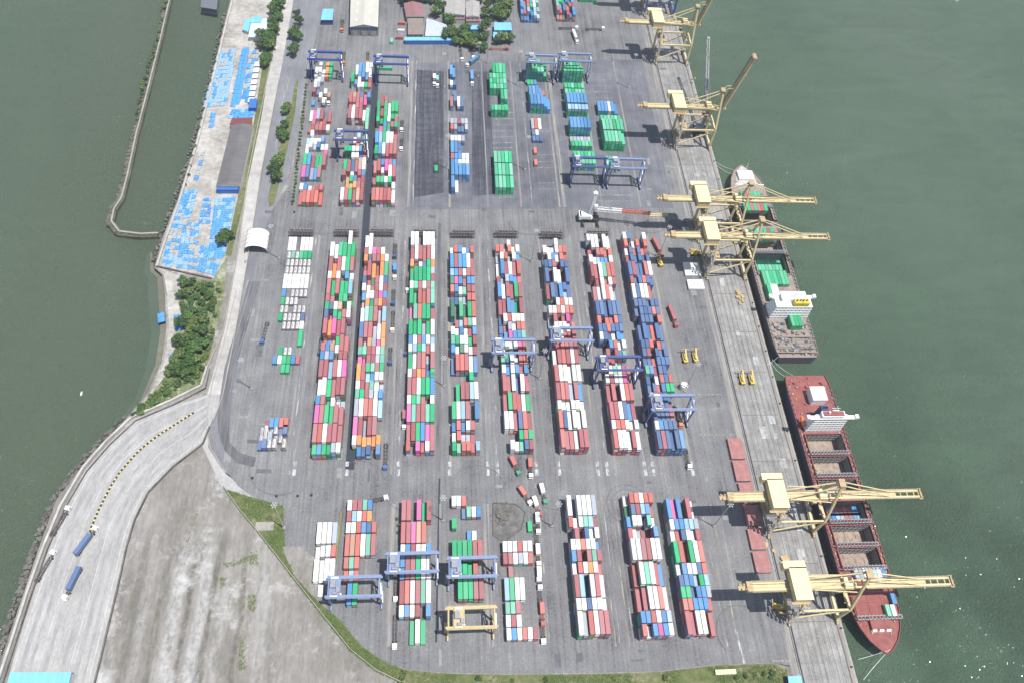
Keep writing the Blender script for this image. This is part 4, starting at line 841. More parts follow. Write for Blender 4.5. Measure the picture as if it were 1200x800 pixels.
# ------------------------------------------------------------------ ships
def ship(name, label, Yst, Ybow, hullc, deckc, zd, holds, xc=238.6, beam=29.4, bands=None, bowdir=-1, cat='container ship', foc=34):
    """bowdir -1: bow points south.  local y runs from stern (0) to bow (L)"""
    L_ = abs(Ybow-Yst); r = empty(name, (xc, Yst, WZ)); r.rotation_euler = (0,0,math.pi if bowdir < 0 else 0); tag(r, label, cat)
    zd -= WZ; hb = beam/2
    def outl(k, fl=1.0):
        o_ = []
        prof = [(0,.90),(.03,.97),(.08,1.0),(.70,1.0),(.80,.985),(.87,.92),(.92,.78),(.96,.54),(.985,.27),(1.0,.03)]
        for t, w_ in prof:
            wl = w_
            if t > .66: wl = w_*(1-(1-k)*min(1,(t-.66)/.25)*.55)
            if t < .08: wl = w_*(1-(1-k)*.2)
            yy = t*L_ if k == 1 else min(t*L_, L_*(1-.035*(1-k)/.4*1.0)) if t > .95 else t*L_
            if k < 1 and t > .9: yy = L_*(.9+(t-.9)*(.62))
            o_.append((wl*hb, yy))
        return o_
    lv = [(outl(.4), -1.5), (outl(.4), 1.2), (outl(.75), zd*.7), (outl(1), zd)]
    b = MB()
    rings = []
    for o_, z in lv:
        ring = [(x, y, z) for x, y in o_] + [(-x, y, z) for x, y in reversed(o_)]; rings.append(ring)
    # bow sheer: raise the forecastle
    def sheer(p): 
        return p
    n = len(rings[0]); base = 0
    for ring in rings: b.v += ring
    for a in range(len(rings)-1):
        for i in range(n):
            j = (i+1) % n; b.f.append((a*n+i, a*n+j, (a+1)*n+j, (a+1)*n+i)); b.m.append(1 if a == 0 else 0)
    b.build('hull', [hullc, pmat('antifouling_red', (.22,.04,.035), .6)], r)
    # bulwark rail
    top = rings[-1]; b = MB()
    for i in range(n-1): b.beam((top[i][0],top[i][1],zd+.45), (top[i+1][0],top[i+1][1],zd+.45), .3, .9) if True else None
    b.build('bulwark', deckc, r)
    # deck with hold openings: strips
    b = MB()
    ys = [0.0]; 
    hw = hb-3.0
    segs = sorted(holds, key=lambda h: h[0])
    def halfw(y):
        o_ = outl(1)
        for i in range(len(o_)-1):
            if o_[i][1] <= y <= o_[i+1][1]:
                t = (y-o_[i][1])/max(1e-6, o_[i+1][1]-o_[i][1]); return o_[i][0]*(1-t)+o_[i+1][0]*t
        return o_[-1][0]
    cuts = sorted(set([0, L_]+[y for t, w_ in [(0,0)] for y in [0]]+[p[1] for p in outl(1)]+[h[0] for h in segs]+[h[1] for h in segs]))
    for i in range(len(cuts)-1):
        a, c_ = cuts[i], cuts[i+1]
        if c_-a < .01: continue
        wa, wc = halfw(a)-.02, halfw(c_)-.02; inside = any(h[0] <= a+.001 and c_ <= h[1]+.001 for h in segs)
        if inside:
            for s_ in (-1, 1):
                q = [(s_*hw, a, zd), (s_*wa, a, zd), (s_*wc, c_, zd), (s_*hw, c_, zd)]; b.poly(q if s_ > 0 else q[::-1])
        else: b.poly([(-wa,a,zd),(wa,a,zd),(wc,c_,zd),(-wc,c_,zd)])
    b.build('deck', deckc, r)
    for hi, h in enumerate(segs):
        a, c_, zf, kind = h[:4]
        mi_ = pmat('hold_interior_grey', (.24,.25,.25), .7, dirt=.4, dirtcol=(.2,.14,.1))
        b = MB(); f = zf-WZ
        if kind != 'hatch':
            b.poly([(-hw,a,f),(hw,a,f),(hw,c_,f),(-hw,c_,f)], 1)
            b.poly([(-hw,a,f),(-hw,a,zd+1.6),(hw,a,zd+1.6),(hw,a,f)]); b.poly([(-hw,c_,f),(hw,c_,f),(hw,c_,zd+1.6),(-hw,c_,zd+1.6)])
            b.poly([(-hw,a,f),(-hw,c_,f),(-hw,c_,zd+1.6),(-hw,a,zd+1.6)]); b.poly([(hw,a,f),(hw,a,zd+1.6),(hw,c_,zd+1.6),(hw,c_,f)])
            for k in range(9):
                x = -hw+k*2*hw/8
                for yy in (a+.15, c_-.15): b.box((x, yy, (f+zd)/2+.5), (.28,.28,zd-f+1))
            for k in range(4):
                z = f+2.6*(k+1)
                if z < zd+1: b.box((0, a+.2, z), (2*hw,.2,.2)); b.box((0, c_-.2, z), (2*hw,.2,.2))
            if kind == 'clutter':
                for k in range(14): b.box((random.uniform(-hw+2,hw-2), random.uniform(a+1.5,c_-1.5), f+.1+k*.01), (random.uniform(.5,2.4),random.uniform(.5,5),.25), 0, mi=1)
            b.build('cargo_hold', [mi_, pmat('hold_floor_rust', (.30,.24,.20), .8, var=.25, dirt=.6, dirtcol=(.14,.09,.07), scale=.3)], r)
        # coaming
        b = MB()
        for s_ in (-1,1): b.box((s_*(hw+.25), (a+c_)/2, zd+.8), (.5, c_-a+.8, 1.6))
        for yy in (a-.25, c_+.25): b.box((0, yy, zd+.8), (2*hw, .5, 1.6))
        if kind == 'hatch':
            b.build('hatch_coaming', deckc, r); b = MB()
            for k in range(3): b.box((-hw+(k+.5)*2*hw/3, (a+c_)/2, zd+1.85), (2*hw/3-.15, c_-a, .5))
            for k in range(12): b.box((random.uniform(-hw+1,hw-1), random.uniform(a+1,c_-1), zd+2.16), (.7,.25,.14))
            b.build('hatch_cover', deckc, r)
        else: b.build('hatch_coaming', deckc if bands is None else bands, r)
        # catwalk between bays
        b = MB(); yy = c_+1.0
        for q in (-1.0, .9): b.box((0, yy+q, zd+3.2), (2*hw+2, .6, .15)); b.box((0, yy+q, zd+1.7), (2*hw+2, .25, .2))
        for k in range(13):
            x = -hw-.8+k*(2*hw+1.6)/12
            for q in (-1.2, 1.1): b.beam((x, yy+q, zd), (x, yy+q, zd+4.2), .26)
            b.beam((x, yy-1.2, zd+3.3), (x, yy+1.1, zd+3.3), .3)
        b.beam((-hw-.8, yy-.5, zd+4.2), (hw+.8, yy-.5, zd+4.2), .1); b.build('lashing_bridge', m_grey, r)
        b = MB(); rq = random.Random(int(L_))
    for k in range(170):
        yy = rq.uniform(2, L_*.95); wv = halfw(yy)-.8
        if any(h[0]-1 <= yy <= h[1]+1 for h in segs): xx = rq.choice((-1,1))*rq.uniform(hw+.7, max(hw+.8, wv-.3))
        else: xx = rq.uniform(-wv, wv)
        if abs(xx) > wv: continue
        b.box((xx, yy, zd+rq.uniform(.15,.5)), (rq.uniform(.3,1.2), rq.uniform(.3,1.6), rq.uniform(.3,.9)), 0, mi=rq.randrange(3))
    for s_ in (-1,1):
        for q in (.35,.7): b.beam((s_*(hw+1.2+q), 8, zd+.25), (s_*(hw+1.2+q), L_*.76, zd+.25), .16, mi=1)
    b.build('deck_fittings', [deckc, m_grey, m_rusty], r)['kind'] = 'stuff'
    # side stanchions
    b = MB(); y = 12
    while y < L_*.78:
        for s_ in (-1,1): b.box((s_*(hb-.7), y, zd+.7), (.7,.9,1.2))
        y += 3.3
    o_ = b.build('side_sockets', deckc, r); o_['kind'] = 'stuff'
    return r, zd, L_, hb, hw
m_navy = pmat('hull_navy', (.03,.045,.10), .5, dirt=.3, dirtcol=(.10,.06,.05), scale=.15)
m_deckred = pmat('deck_red', (.235,.068,.064), .75, var=.22, dirt=.6, dirtcol=(.24,.14,.11), scale=.2)
m_hullg = pmat('hull_grey', (.08,.09,.11), .5, dirt=.4, dirtcol=(.14,.09,.07), scale=.15)
m_deckt = pmat('deck_brown', (.25,.21,.185), .8, var=.2, dirt=.5, dirtcol=(.20,.12,.09), scale=.3)
m_sw = pmat('ship_white', (.80,.80,.79), .45, var=.04, dirt=.12, dirtcol=(.5,.42,.36), scale=.2)
def bridge(r, y0, y1, zd, hb, levels, funnelc, flush='aft', wing=True, roofc=None):
    """accommodation block between local y0 and y1 (bow side = y1)"""
    z = zd
    b = MB(); w0 = hb*(1.5 if flush == 'fore' else 1.8); 
    for k in range(levels):
        dep = (y1-y0)-k*.7; yc_ = y0+dep/2 if flush == 'aft' else y1-dep/2
        b.box((0, yc_, z+1.4), (w0-k*.5, dep, 2.78)); b.box((0, yc_, z+2.82), (w0-k*.5+.5, dep+.3, .1)); z += 2.85
    b.build('accommodation_block', m_sw, r)
    b = MB(); z2 = zd
    for k in range(levels):
        w_ = w0-k*.5; dep = (y1-y0)-k*.7; ya, yb_ = (y0, y0+dep) if flush == 'aft' else (y1-dep, y1)
        for q in range(int(w_/2.6)):
            b.box((-w_/2+1.4+q*2.6, yb_, z2+1.6), (.6, .12, .6)); b.box((-w_/2+1.4+q*2.6, ya, z2+1.6), (.6, .12, .6))
        z2 += 2.85
    b.build('porthole_row', m_glass, r)
    yb = (y0+y1)/2+ (y1-y0)*.16
    b = MB(); b.box((0, yb, z+1.3), (w0*.62, (y1-y0)*.55, 2.6)); b.box((0, yb+.4, z+2.75), (w0*.66, (y1-y0)*.62, .25)); b.build('wheelhouse', m_sw, r)
    b = MB(); b.box((0, yb+(y1-y0)*.28+.05, z+1.6), (w0*.58, .12, 1.1)); b.build('wheelhouse_window', m_glass, r)
    b = MB(); b.box((0, yb+.2, z+2.95), (w0*.6, (y1-y0)*.5, .12)); b.build('wheelhouse_roof', roofc or m_sw, r)
    if wing:
        b = MB(); b.box((0, yb+1.2, z+.1), (2*hb+2.6, 2.6, .4))
        for s_ in (-1,1): b.box((s_*(hb+.6), yb+1.2, z+.9), (2.0, 2.6, 1.3))
        b.build('bridge_wing', m_sw, r)
    b = MB(); b.cyl((0, yb-1, z+3), (0, yb-1, z+10), .35, .2, n=8); b.beam((-2.6,yb-1,z+7.5),(2.6,yb-1,z+7.5),.2); b.beam((-1.6,yb-.6,z+5.6),(1.6,yb-.6,z+5.6),.4,.25); b.cyl((2.8,yb,z+3.1),(2.8,yb,z+4.6),.7,.5,n=10); b.cyl((-3,yb-1.5,z+3.1),(-3,yb-1.5,z+4.2),.6,.4,n=10); b.build('radar_mast', m_sw, r)
    if funnelc is None: return z
    b = MB(); yf = y0-3.2; b.box((0.5, yf, zd+6.5), (5.4, 4.4, 13.0), top=.85); b.build('funnel', funnelc, r)
    b = MB()
    for k in range(3): b.cyl((-.8+k*1.2, yf, zd+13), (-.8+k*1.2, yf, zd+14.6), .35, n=8)
    b.build('exhaust_pipes', m_blk, r)
    for s_ in (-1,1):
        b = MB(); b.cyl((s_*(hb-2.2), y0-1.5, zd+4.4), (s_*(hb-2.2), y0+4.5, zd+4.4), 1.1, n=10); b.build('lifeboat', pmat('lifeboat_orange', (.65,.17,.05), .4), r)
        b = MB(); 
        for yy in (y0-.8, y0+3.8): b.beam((s_*(hb-3.8),yy,zd), (s_*(hb-1.6),yy,zd+6.4), .3)
        b.build('davit', m_sw, r)
    return z
# red ship, bow towards the camera
Yst, Ybow = G(944,439,6).y, G(1048,765,6.5).y
def yl(px, py, z=6): return Yst - G(px, py, z).y
hB = [(yl(960,509), yl(965,530), -2.9, 'open'), (yl(972,535), yl(978,556), -2.9, 'open'), (yl(980,562), yl(983,577), -2.9, 'open'), (yl(985,588), yl(990,610), -2, 'box'),
      (yl(992,616), yl(996,637), -2.9, 'clutter'), (yl(1000,642), yl(1006,664), -2.9, 'clutter'), (yl(1014,699), yl(1024,722), 0, 'hatch')]
rB, zdB, LB, hbB, hwB = ship('container_ship', 'dark hulled container ship with red decks, mostly empty holds and near bow', Yst, Ybow, m_navy, m_deckred, 5.2, hB)
ztop = bridge(rB, yl(960,494), yl(963,505), zdB, hbB, 6, flush='fore', funnelc=pmat('funnel_navy', (.04,.06,.14), .5), roofc=m_deckred)
b = MB(); b.box((-2, yl(945,466), zdB+3.4), (9, 9.5, 6.5)); b.box((-2, yl(945,466), zdB+6.8), (9.6, 10, .2)); b.build('aft_deckhouse', m_sw, rB)
b = MB()
b.box((0, LB*.905, zdB+1.0), (11, 8, 2.0)); b.box((0, LB*.845, zdB+1.3), (hbB*1.62, .5, 2.6)); 
b.build('forecastle_house', m_deckred, rB)
b = MB(); 
for x in (-4,0,4): b.cyl((x-1.2, LB*.93, zdB+.9),(x+1.2, LB*.93, zdB+.9), .8, n=10); b.box((x, LB*.93, zdB+.3),(3,1.6,.6))
b.cyl((0,LB*.9,zdB+2),(0,LB*.9,zdB+9),.25,.15,n=8)
b.build('windlass', m_sw, rB)
for pxy in ((986,480),):
    b = MB(); b.cyl((-9, 6, zdB+.1),(-9,6,zdB+1.3), .7,n=10); b.cyl((9, 6, zdB+.1),(9,6,zdB+1.3), .7,n=10); b.box((0,9,zdB+.5),(4,2,1)); b.build('mooring_winch', m_deckred, rB)
# green-cargo ship, bow away from the camera
Ys2, Yb2 = G(932,419,4).y, G(877,194,5).y
def yl2(px, py, z=5): return G(px, py, z).y - Ys2
hA = [(yl2(922,323,4), yl2(918,300,4), -2.9, 'open'), (yl2(912,297,4), yl2(910,283,4), -2.9, 'open'), (yl2(905,262,4), yl2(900,246,4), -2.9, 'open')]
hA = [(a, c_, z, k) for a, c_, z, k in hA]
rA, zdA, LA, hbA, hwA = ship('container_ship', 'dark hulled container ship loaded with green and red containers beneath two cranes', Ys2, Yb2, m_hullg, m_deckt, 4.6, hA, bowdir=1, xc=238.4)
yA0 = yl2(925,374)
bridge(rA, yA0, yA0+11, zdA, hbA, 5, None, roofc=m_sw)
m_fy = pmat('funnel_yellow', (.55,.44,.06), .5, dirt=.2)
for x in (1.6, 6.8):
    b = MB(); b.box((x, yA0+2.2, zdA+16.2), (4.9, 4.0, 3.6)); b.box((x, yA0+2.2, zdA+18.05), (3.6,2.8,.2)); b.build('funnel', m_fy, rA)
b = MB()
for k in range(4): b.cyl((0.6+k*2.2, yA0+2.2, zdA+18), (0.6+k*2.2, yA0+2.2, zdA+19.6), .4, n=8)
b.build('exhaust_pipes', m_blk, rA)
for s_ in (-1,1):
    b = MB(); b.cyl((s_*12.6, yA0+2, zdA+4.5), (s_*12.6, yA0+8, zdA+4.5), 1.0, n=10); b.build('lifeboat', m_white, rA)
b = MB()
for k in range(90): b.box((random.uniform(-12.5,12.5), random.uniform(1.5, yl2(925,376)), zdA+.5), (random.uniform(.4,2.8),random.uniform(.4,2.2),random.uniform(.4,1.6)), random.random(), mi=random.randrange(3))
for k in range(6): b.beam((-12,3+k*2.6,zdA+.6),(12,3+k*2.6,zdA+.6),.25,mi=1)
b.build('deck_gear', [m_deckt, m_grey, m_hullg], rA)['kind'] = 'stuff'
b = MB(); b.box((0, yl2(932,396), zdA+1.7), (25, .6, .5)); b.box((0, yl2(932,414), zdA+2), (27, .5, .4)); b.box((0, yl2(932,409), zdA+2), (27, .4, .4))
for k in range(14): b.beam((-13+k*2, yl2(932,414), zdA), (-13+k*2, yl2(932,414), zdA+2), .2); b.beam((-13+k*2, yl2(932,409), zdA), (-13+k*2, yl2(932,409), zdA+2), .2)
b.build('stern_rails', m_deckt, rA)
b = MB(); b.box((0, LA*.93, zdA+1.2), (12,9,2.4)); b.box((0, LA*.865, zdA+1.8),(hbA*1.55,.6,3.6)); b.cyl((0,LA*.95,zdA+2),(0,LA*.95,zdA+12),.3,.15,n=8)
for x in (-4,4): b.cyl((x-1.2,LA*.955,zdA+.8),(x+1.2,LA*.955,zdA+.8),.8,n=10)
b.build('forecastle_house', m_sw, rA)
b = MB(); o_ = [(0,-.2),(8.4,-.2),(7.6,6),(5.6,12),(3.2,17),(.8,21),(-.8,21),(-3.2,17),(-5.6,12),(-7.6,6),(-8.4,-.2)]
b.prism([(x*1.05, LA*.88+y*(LA*.12/21)*.97) for x, y in o_], zdA+.02, zdA+.35); b.build('forecastle_deck', pmat('foredeck_pale', (.42,.40,.38), .7, dirt=.5, dirtcol=(.25,.15,.12), scale=.4), rA)
# cargo on the ships
def shipcargo(py, z, cols, long, name, desc, xl, seedv=0, px=2.62):
    y = G(900, py, z+2.6).y
    for i, ch in enumerate(cols):
        if ch == '.': continue
        t = 1
        if ch.isdigit(): continue
        CT.append((xl+1.3+i*px, y, z, 0, ch.lower(), long, True, (name, desc, i, 0)))
D = 4.6+.2
for (py, z, cols, lg, nm) in ((228, D+2.6, 'grsgmg', 0, 'SA1'), (240, D+1.9, 'ggrgrrg', 1, 'SA2'), (241, D-.7, 'ggmgrgg', 1, None), (271, D+.6, 'gmmggrg', 0, 'SA3'), (279, D-2.0, 'rggmggg', 0, None), (277, D+1.6, 'g.mggsm', 0, 'SA4'), (309, -2.4, 'xxxxxxxx', 1, 'SA5'), (325, D+.4, 'gxgxgxg', 1, 'SA6'), (341, D+2.2, 'gww....', 1, 'SA7'), (342, D-.4, 'gwg....', 1, None)):
    shipcargo(py, z, cols, lg, nm or 'SAx', {'SA1':'foremost bay','SA2':'second bay from bow','SA3':'third bay from bow','SA4':'fourth bay from bow','SA5':'open hold','SA6':'bay before the bridge','SA7':'bay beside the bridge'}.get(nm, 'lower bay'), 228.0)
for (px_, py, k) in ((0,374,2),(1,374,2),(2,374,2)):
    y = G(927, 373, 10).y
    for t in range(2): CT.append((239+px_*2.6, y, 4.7+t*2.6, 0, 'g', True, t == 1, ('SA8','stern deck',px_,0)))
for z, cols, py, nm in ((-1.8, 'snbleriblb'.replace('i','r')[:9], 606, 'SB1'), (-1.8, 'nbbrrrrbb', 598, 'SB2')):
    y = G(988, py, z+2.6).y
    for i, ch in enumerate(cols): CT.append((226.6+1.3+i*2.62, y, z, 0, ch, False, True, (nm, 'open hold of the red ship', i, 0)))
for i, ch in enumerate('..eewmlwb'):
    if ch != '.': CT.append((226.6+1.3+i*2.62, G(1010,671,8).y, 5.4, 0, ch, False, True, ('SB3','deck of the red ship',i,0)))
for px_, py, ch in ((1046,701,'b'),(1046,715,'w'),(1040,715,'m')):
    p = G(px_, py, 9); CT.append((p.x, p.y, 7.6, 0, ch, False, True, ('SB4','hatch near the red bow',int(px_),0)))
# ------------------------------------------------------------------ hatch covers and steel on the quay side
m_hatch = pmat('hatch_maroon', (.30,.135,.13), .75, dirt=.5, dirtcol=(.40,.24,.22), scale=.35)
m_hatchw = pmat('hatch_pale', (.62,.62,.60), .7, dirt=.3, dirtcol=(.3,.3,.3), scale=.3)
m_hatchd = pmat('hatch_dark', (.10,.10,.11), .7, dirt=.3, dirtcol=(.2,.2,.2), scale=.4)
def hatch(px, py, w_, d_, mat, label, z=0.0, h_=2.0):
    p = G(px, py, z+h_); r = empty('hatch_cover', (p.x, p.y, z)); tag(r, label, 'hatch cover')
    b = MB(); b.box((0,0,h_/2+.15), (w_, d_, h_-.3)); 
    for k in range(7): b.box((-w_/2+.5+k*(w_-1)/6, 0, .12), (.3, d_-.3, .24))
    b.build('panel', mat, r)
    b = MB()
    for sx in (-.3,.3):
        for sy in (-.3,.3): b.box((w_*sx, d_*sy, h_+.05), (1.0,.35,.22)); b.box((w_*sx+.6, d_*sy, h_+.05), (.35,.9,.2))
    b.build('lifting_sockets', mat, r); return r
hp = [(863,525),(869,551),(876,577),(882,603),(887,631),(893,658)]
for i, (x, y) in enumerate(hp):
    hatch(x, y, 8.8, [13.9,13.3,12.9,12.5,12.3,12.0][i], m_hatch, f'maroon ship hatch cover lying on the ground, {ORD[i]} from the far end of its row')
hatch(797, 265, 12, 13, m_hatchd, 'dark grey hatch cover in the shadow of the lowered quay crane')
hatch(811, 315, 11.5, 12, m_hatchw, 'pale hatch cover by the crane leg, the farther of two side by side')
hatch(815.5, 333, 11.5, 8, m_hatchw, 'pale hatch cover by the crane leg, the nearer of two side by side')
# dark steel racks at the head of each middle stack
m_rack = pmat('rack_steel', (.16,.14,.145), .7, dirt=.5, dirtcol=(.30,.26,.24), scale=.6)
for i, (px, py) in enumerate([(353.5,272.5),(406.5,272.5),(448,272.5),(498,273),(543,274),(594,274),(647,275),(701,274.5)]):
    p = G(px, py, 3); r = empty('reefer_rack', (p.x, p.y, 0)); tag(r, f'dark steel reefer rack, {ORD[i]} from the left at the heads of the middle stacks', 'steel rack', 'reefer racks')
    b = MB()
    for lev in range(3):
        z = 2.6*(lev+1)*.75
        b.box((0, 1.6-lev*.4, z), (16.0, 1.1, .12)); b.box((0, -1.4, z), (16.0, .8, .12))
        for s in (2.2, -2.0): b.beam((-8, s, z+1), (8, s, z+1), .08)
    b.build('walkway', m_rack, r)
    b = MB()
    for k in range(9):
        x = -8+k*2
        for yy in (-2.2, 2.4): b.beam((x, yy, 0), (x, yy, 7), .22)
        b.beam((x, -2.2, .3), (x, 2.4, 6.2), .14); b.beam((x, -2.2, 6.6), (x, 2.4, 6.6), .2)
    b.build('frame', m_rack, r)
    b = MB()
    for k in range(16): b.box((random.uniform(-7.6,7.6), random.uniform(-1.8,2), random.choice([2.2,4.1,6.1])), (.7,.5,.8))
    b.build('socket_boxes', m_grey, r)['kind'] = 'stuff'
# ------------------------------------------------------------------ trucks
m_chs = pmat('chassis_dark', (.07,.065,.065), .7, dirt=.5, dirtcol=(.2,.13,.1))
m_chr = pmat('chassis_red', (.36,.10,.08), .6, dirt=.3)
TR = {}
def truck_proto(cabk, long):
    key = (cabk, long)
    if key in TR: return TR[key]
    mc = {'w':m_white,'g':pmat('cab_green',(.08,.25,.15),.4),'b':pmat('cab_blue',(.08,.13,.34),.4),'n':pmat('cab_navy',(.06,.09,.2),.4),'r':m_chr,'o':pmat('cab_orange',(.6,.2,.08),.4)}[cabk]
    L_ = 12.4 if long else 8.6
    r = empty('container_truck', (0,0,0))
    # local: +y is the cab end; trailer bed centred on y=0
    b = MB(); b.box((0, L_/2+3.6, 1.85), (2.5,2.3,2.5)); b.box((0, L_/2+3.5, 3.15), (2.3,1.8,.22)); b.box((0, L_/2+4.85, 1.0), (2.5,.3,.7)); b.build('cab', mc, r)
    b = MB(); b.box((0, L_/2+4.77, 2.3), (2.2,.06,.95)); b.box((1.27, L_/2+3.9, 2.3), (.04,.9,.8)); b.box((-1.27, L_/2+3.9, 2.3), (.04,.9,.8)); b.build('windscreen', m_glass, r)
    b = MB()
    for x in (-.5,.5): b.box((x, .6, 1.1), (.22, L_+2.2, .38))
    for k in range(6): b.box((0, -L_/2+.4+k*(L_-.6)/5, 1.22), (2.4,.28,.2))
    for x in (-1.15,1.15): b.box((x, -.2, 1.22), (.14, L_-.6, .16))
    b.build('trailer_frame', m_chs if cabk != 'r' else m_chr, r)
    b = MB()
    for x in (-.5,.5): b.box((x, L_/2+2.0, .95), (.2, 4.4, .3))
    b.box((0,L_/2+1.6,1.2),(1.1,1.1,.2)); b.build('tractor_frame', m_chs, r)
    for yy in (-L_/2+1.0, -L_/2+2.3, L_/2+.9, L_/2+3.9):
        for x in (-.98,.98):
            b = MB(); b.cyl((x-.26, yy, .5), (x+.26, yy, .5), .5, n=12); b.build('wheel', m_blk, r)
    TR[key] = r; r['_first'] = 1
    return r
def truck(px, py, head, cabk, load, label, long=None):
    """head: direction of the cab in degrees clockwise from far-away (0 = away from camera)"""
    lg = bool(load and load.isupper()) if long is None else long
    p = G(px, py, 1.4); pr = truck_proto(cabk, lg)
    if pr.get('_first') == 1: r = pr; r['_first'] = 0
    else: r = copy_tree(pr)
    rz = -R(head); r.location = (p.x, p.y, .07); r.rotation_euler = (0,0,rz); tag(r, label, 'truck', 'container trucks in the terminal')
    if load: 
        CT.append((p.x, p.y, 1.42, rz, load.lower(), lg, True, ('TK', label, 0, 0)))
    return r
truck(601,541,158,'g','s','green cab truck with red container at an angle below the fifth middle stack')
truck(621,543,180,'w','s','truck with white cab hauling a short red container south past the parked angled truck')
truck(612,576,150,'w','s','truck with white cab hauling a red container, angled above the dark pentagonal rubble pit')
truck(627,588,165,'r','w','truck with red chassis and short white container behind the angled red-loaded truck',)
truck(635,573,170,'g','w','truck with dark green cab hauling a white container, topmost in the central queue')
truck(629.5,607,180,'w','w','truck hauling a short white container beside the lone green container')
truck(628.5,624,180,'b',None,'empty chassis truck with blue cab in the queue below the green container',False)
truck(630,644,180,'w','w','truck hauling a short white container beside the upper rows of the fifth front stack')
truck(631.5,671,180,'w','w','truck hauling a short white container above an empty chassis in the lane')
truck(632.5,696,0,'w',None,'empty truck facing away from camera in the queue by the fifth front stack',False)
truck(635,713,180,'r','s','truck with red chassis hauling a short red container in the front queue lane')
truck(635.5,733,180,'w',None,'empty red-bodied truck with white cab, nearest the camera in the queue lane',False)
truck(463,734,180,'w',None,'empty chassis truck with white cab alongside the near end of the third front stack',True)
truck(464.5,680,180,'w',None,'empty chassis truck with white cab under the pale gantry on the third front stack',True)
truck(436,586,80,'w',None,'empty chassis truck with white cab turning at the head of the second front stack',False)
truck(452,530,180,'b',None,'empty chassis truck parked at the foot of the second middle stack',True)
truck(460.5,373,180,'w',None,'empty chassis truck beside the second middle stack, above the small red container',True)
truck(461,345,180,'n',None,'empty dark truck beside the upper part of the second middle stack',False)
truck(463,291,180,'n',None,'dark truck near the head of the second middle stack',False)
truck(463,315,180,'w','b','truck hauling a short blue container beside the head of the second middle stack')
truck(457.5,413,180,'n',None,'dark truck waiting between the second and third middle stacks',False)
truck(376,402,180,'n',None,'dark truck at the left side of the first middle stack',False)
truck(476.5,400,180,'n',None,'dark chassis truck tight against the left of the third middle stack',True)
truck(474,487,180,'w','r','truck hauling a short maroon container left of the third middle stack')
truck(478,330,180,'w',None,'white cab truck near the upper left of the third middle stack',False)
truck(311,386,185,'b',None,'blue cab truck with empty trailer alone on the wide western road',True)
truck(805,533,180,'w',None,'white cab truck at the foot of the navy stack nearest the quay',False) 
truck(787,368,172,'r','R','truck hauling a long maroon container, the nearer of two on the quayside road')
truck(769,288,166,'r','R','truck hauling a long maroon container, the farther of two on the quayside road')
truck(795,485,180,'o',None,'orange cab truck under the gantry nearest the quay',False)
truck(471,145,180,'w',None,'white cab truck beside the middle of the third rear stack',False)
truck(470.5,167,180,'w',None,'pale cab truck beside the lower half of the third rear stack',False)
truck(531.5,88,0,'n','B','truck carrying a long blue container at the head of the blue rear stack')
truck(553,90,180,'w','B','truck with white cab and long blue container on the empty rear ground')
truck(556,71,220,'w','B','truck with long pale blue container angled by the green trees')
truck(382,110,180,'w','w','small truck with white box left of the second rear stack')
truck(386,114,180,'w','t','small truck with cream box beside the white box truck')
truck(673,42,172,'w','W','white covered truck on the far upper apron')
truck(509,92,180,'w','w','white box truck on the dark empty ground, the farther of a pair')
truck(512.5,94,180,'w','m','pale green box truck on the dark empty ground, the nearer of a pair')
truck(98,638,25,'w','N','navy blue loaded truck on the concrete road, the farther of two') 
truck(87.5,678,193,'w','N','navy blue loaded truck on the concrete road, the nearer of two')
truck(68,615,18,'w',None,'empty trailer truck by the sea wall, the farther of two on the road bend',True)
truck(50,668,18,'w',None,'empty trailer truck by the sea wall, the nearer of two on the road bend',True)
truck(694,34,88,'w',None,'white cab truck with reddish trailer on the far upper apron',True)
truck(663,33,90,'w',None,'long flat trailer truck parked at the foot of the far upper stack',True)
truck(403,66,178,'o',None,'orange truck parked in front of the grey warehouse, left one of a pair',True)
truck(431,66,178,'o',None,'orange truck parked in front of the grey warehouse, right one of a pair',True)
truck(401,28,178,'o',None,'orange truck parked between the blue roofed kiosk and warehouse',True)
truck(581,57,90,'r',None,'red cab truck with flat trailer by the far blue roofed office',True)
truck(540,62,175,'w',None,'empty trailer parked under the trees, left of two',True)
truck(553,60,175,'w',None,'empty trailer parked under the trees, right of two',True)
# loose containers standing in the yard
put(621,616,'g',False,lab=('LO','alone beside the dark rubble pit',0,0))
put(571.5,203,'g',False) if False else None
for (x,y,ch,lg,ds) in ((511,197,'g',False,'on the dark stained empty ground'),(628,190,'s',False,'alone among the empty slot lines'),(708,128,'n',False,'x')):
    if ds != 'x': put(x,y,ch,lg,lab=('LO',ds,0,0))
for (x,y,ch) in ((471,26,'s'),(470,35,'w'),(468,43,'r'),(459,47,'m')): put(x,y,ch,False,rz=R(90) if ch != 'm' else 0,lab=('LO',f'in the loose group by the far office compound',int(x),0))
put(451,79,'g',True,rz=R(90),lab=('LO','lying crosswise behind the far blue gantry',0,0))
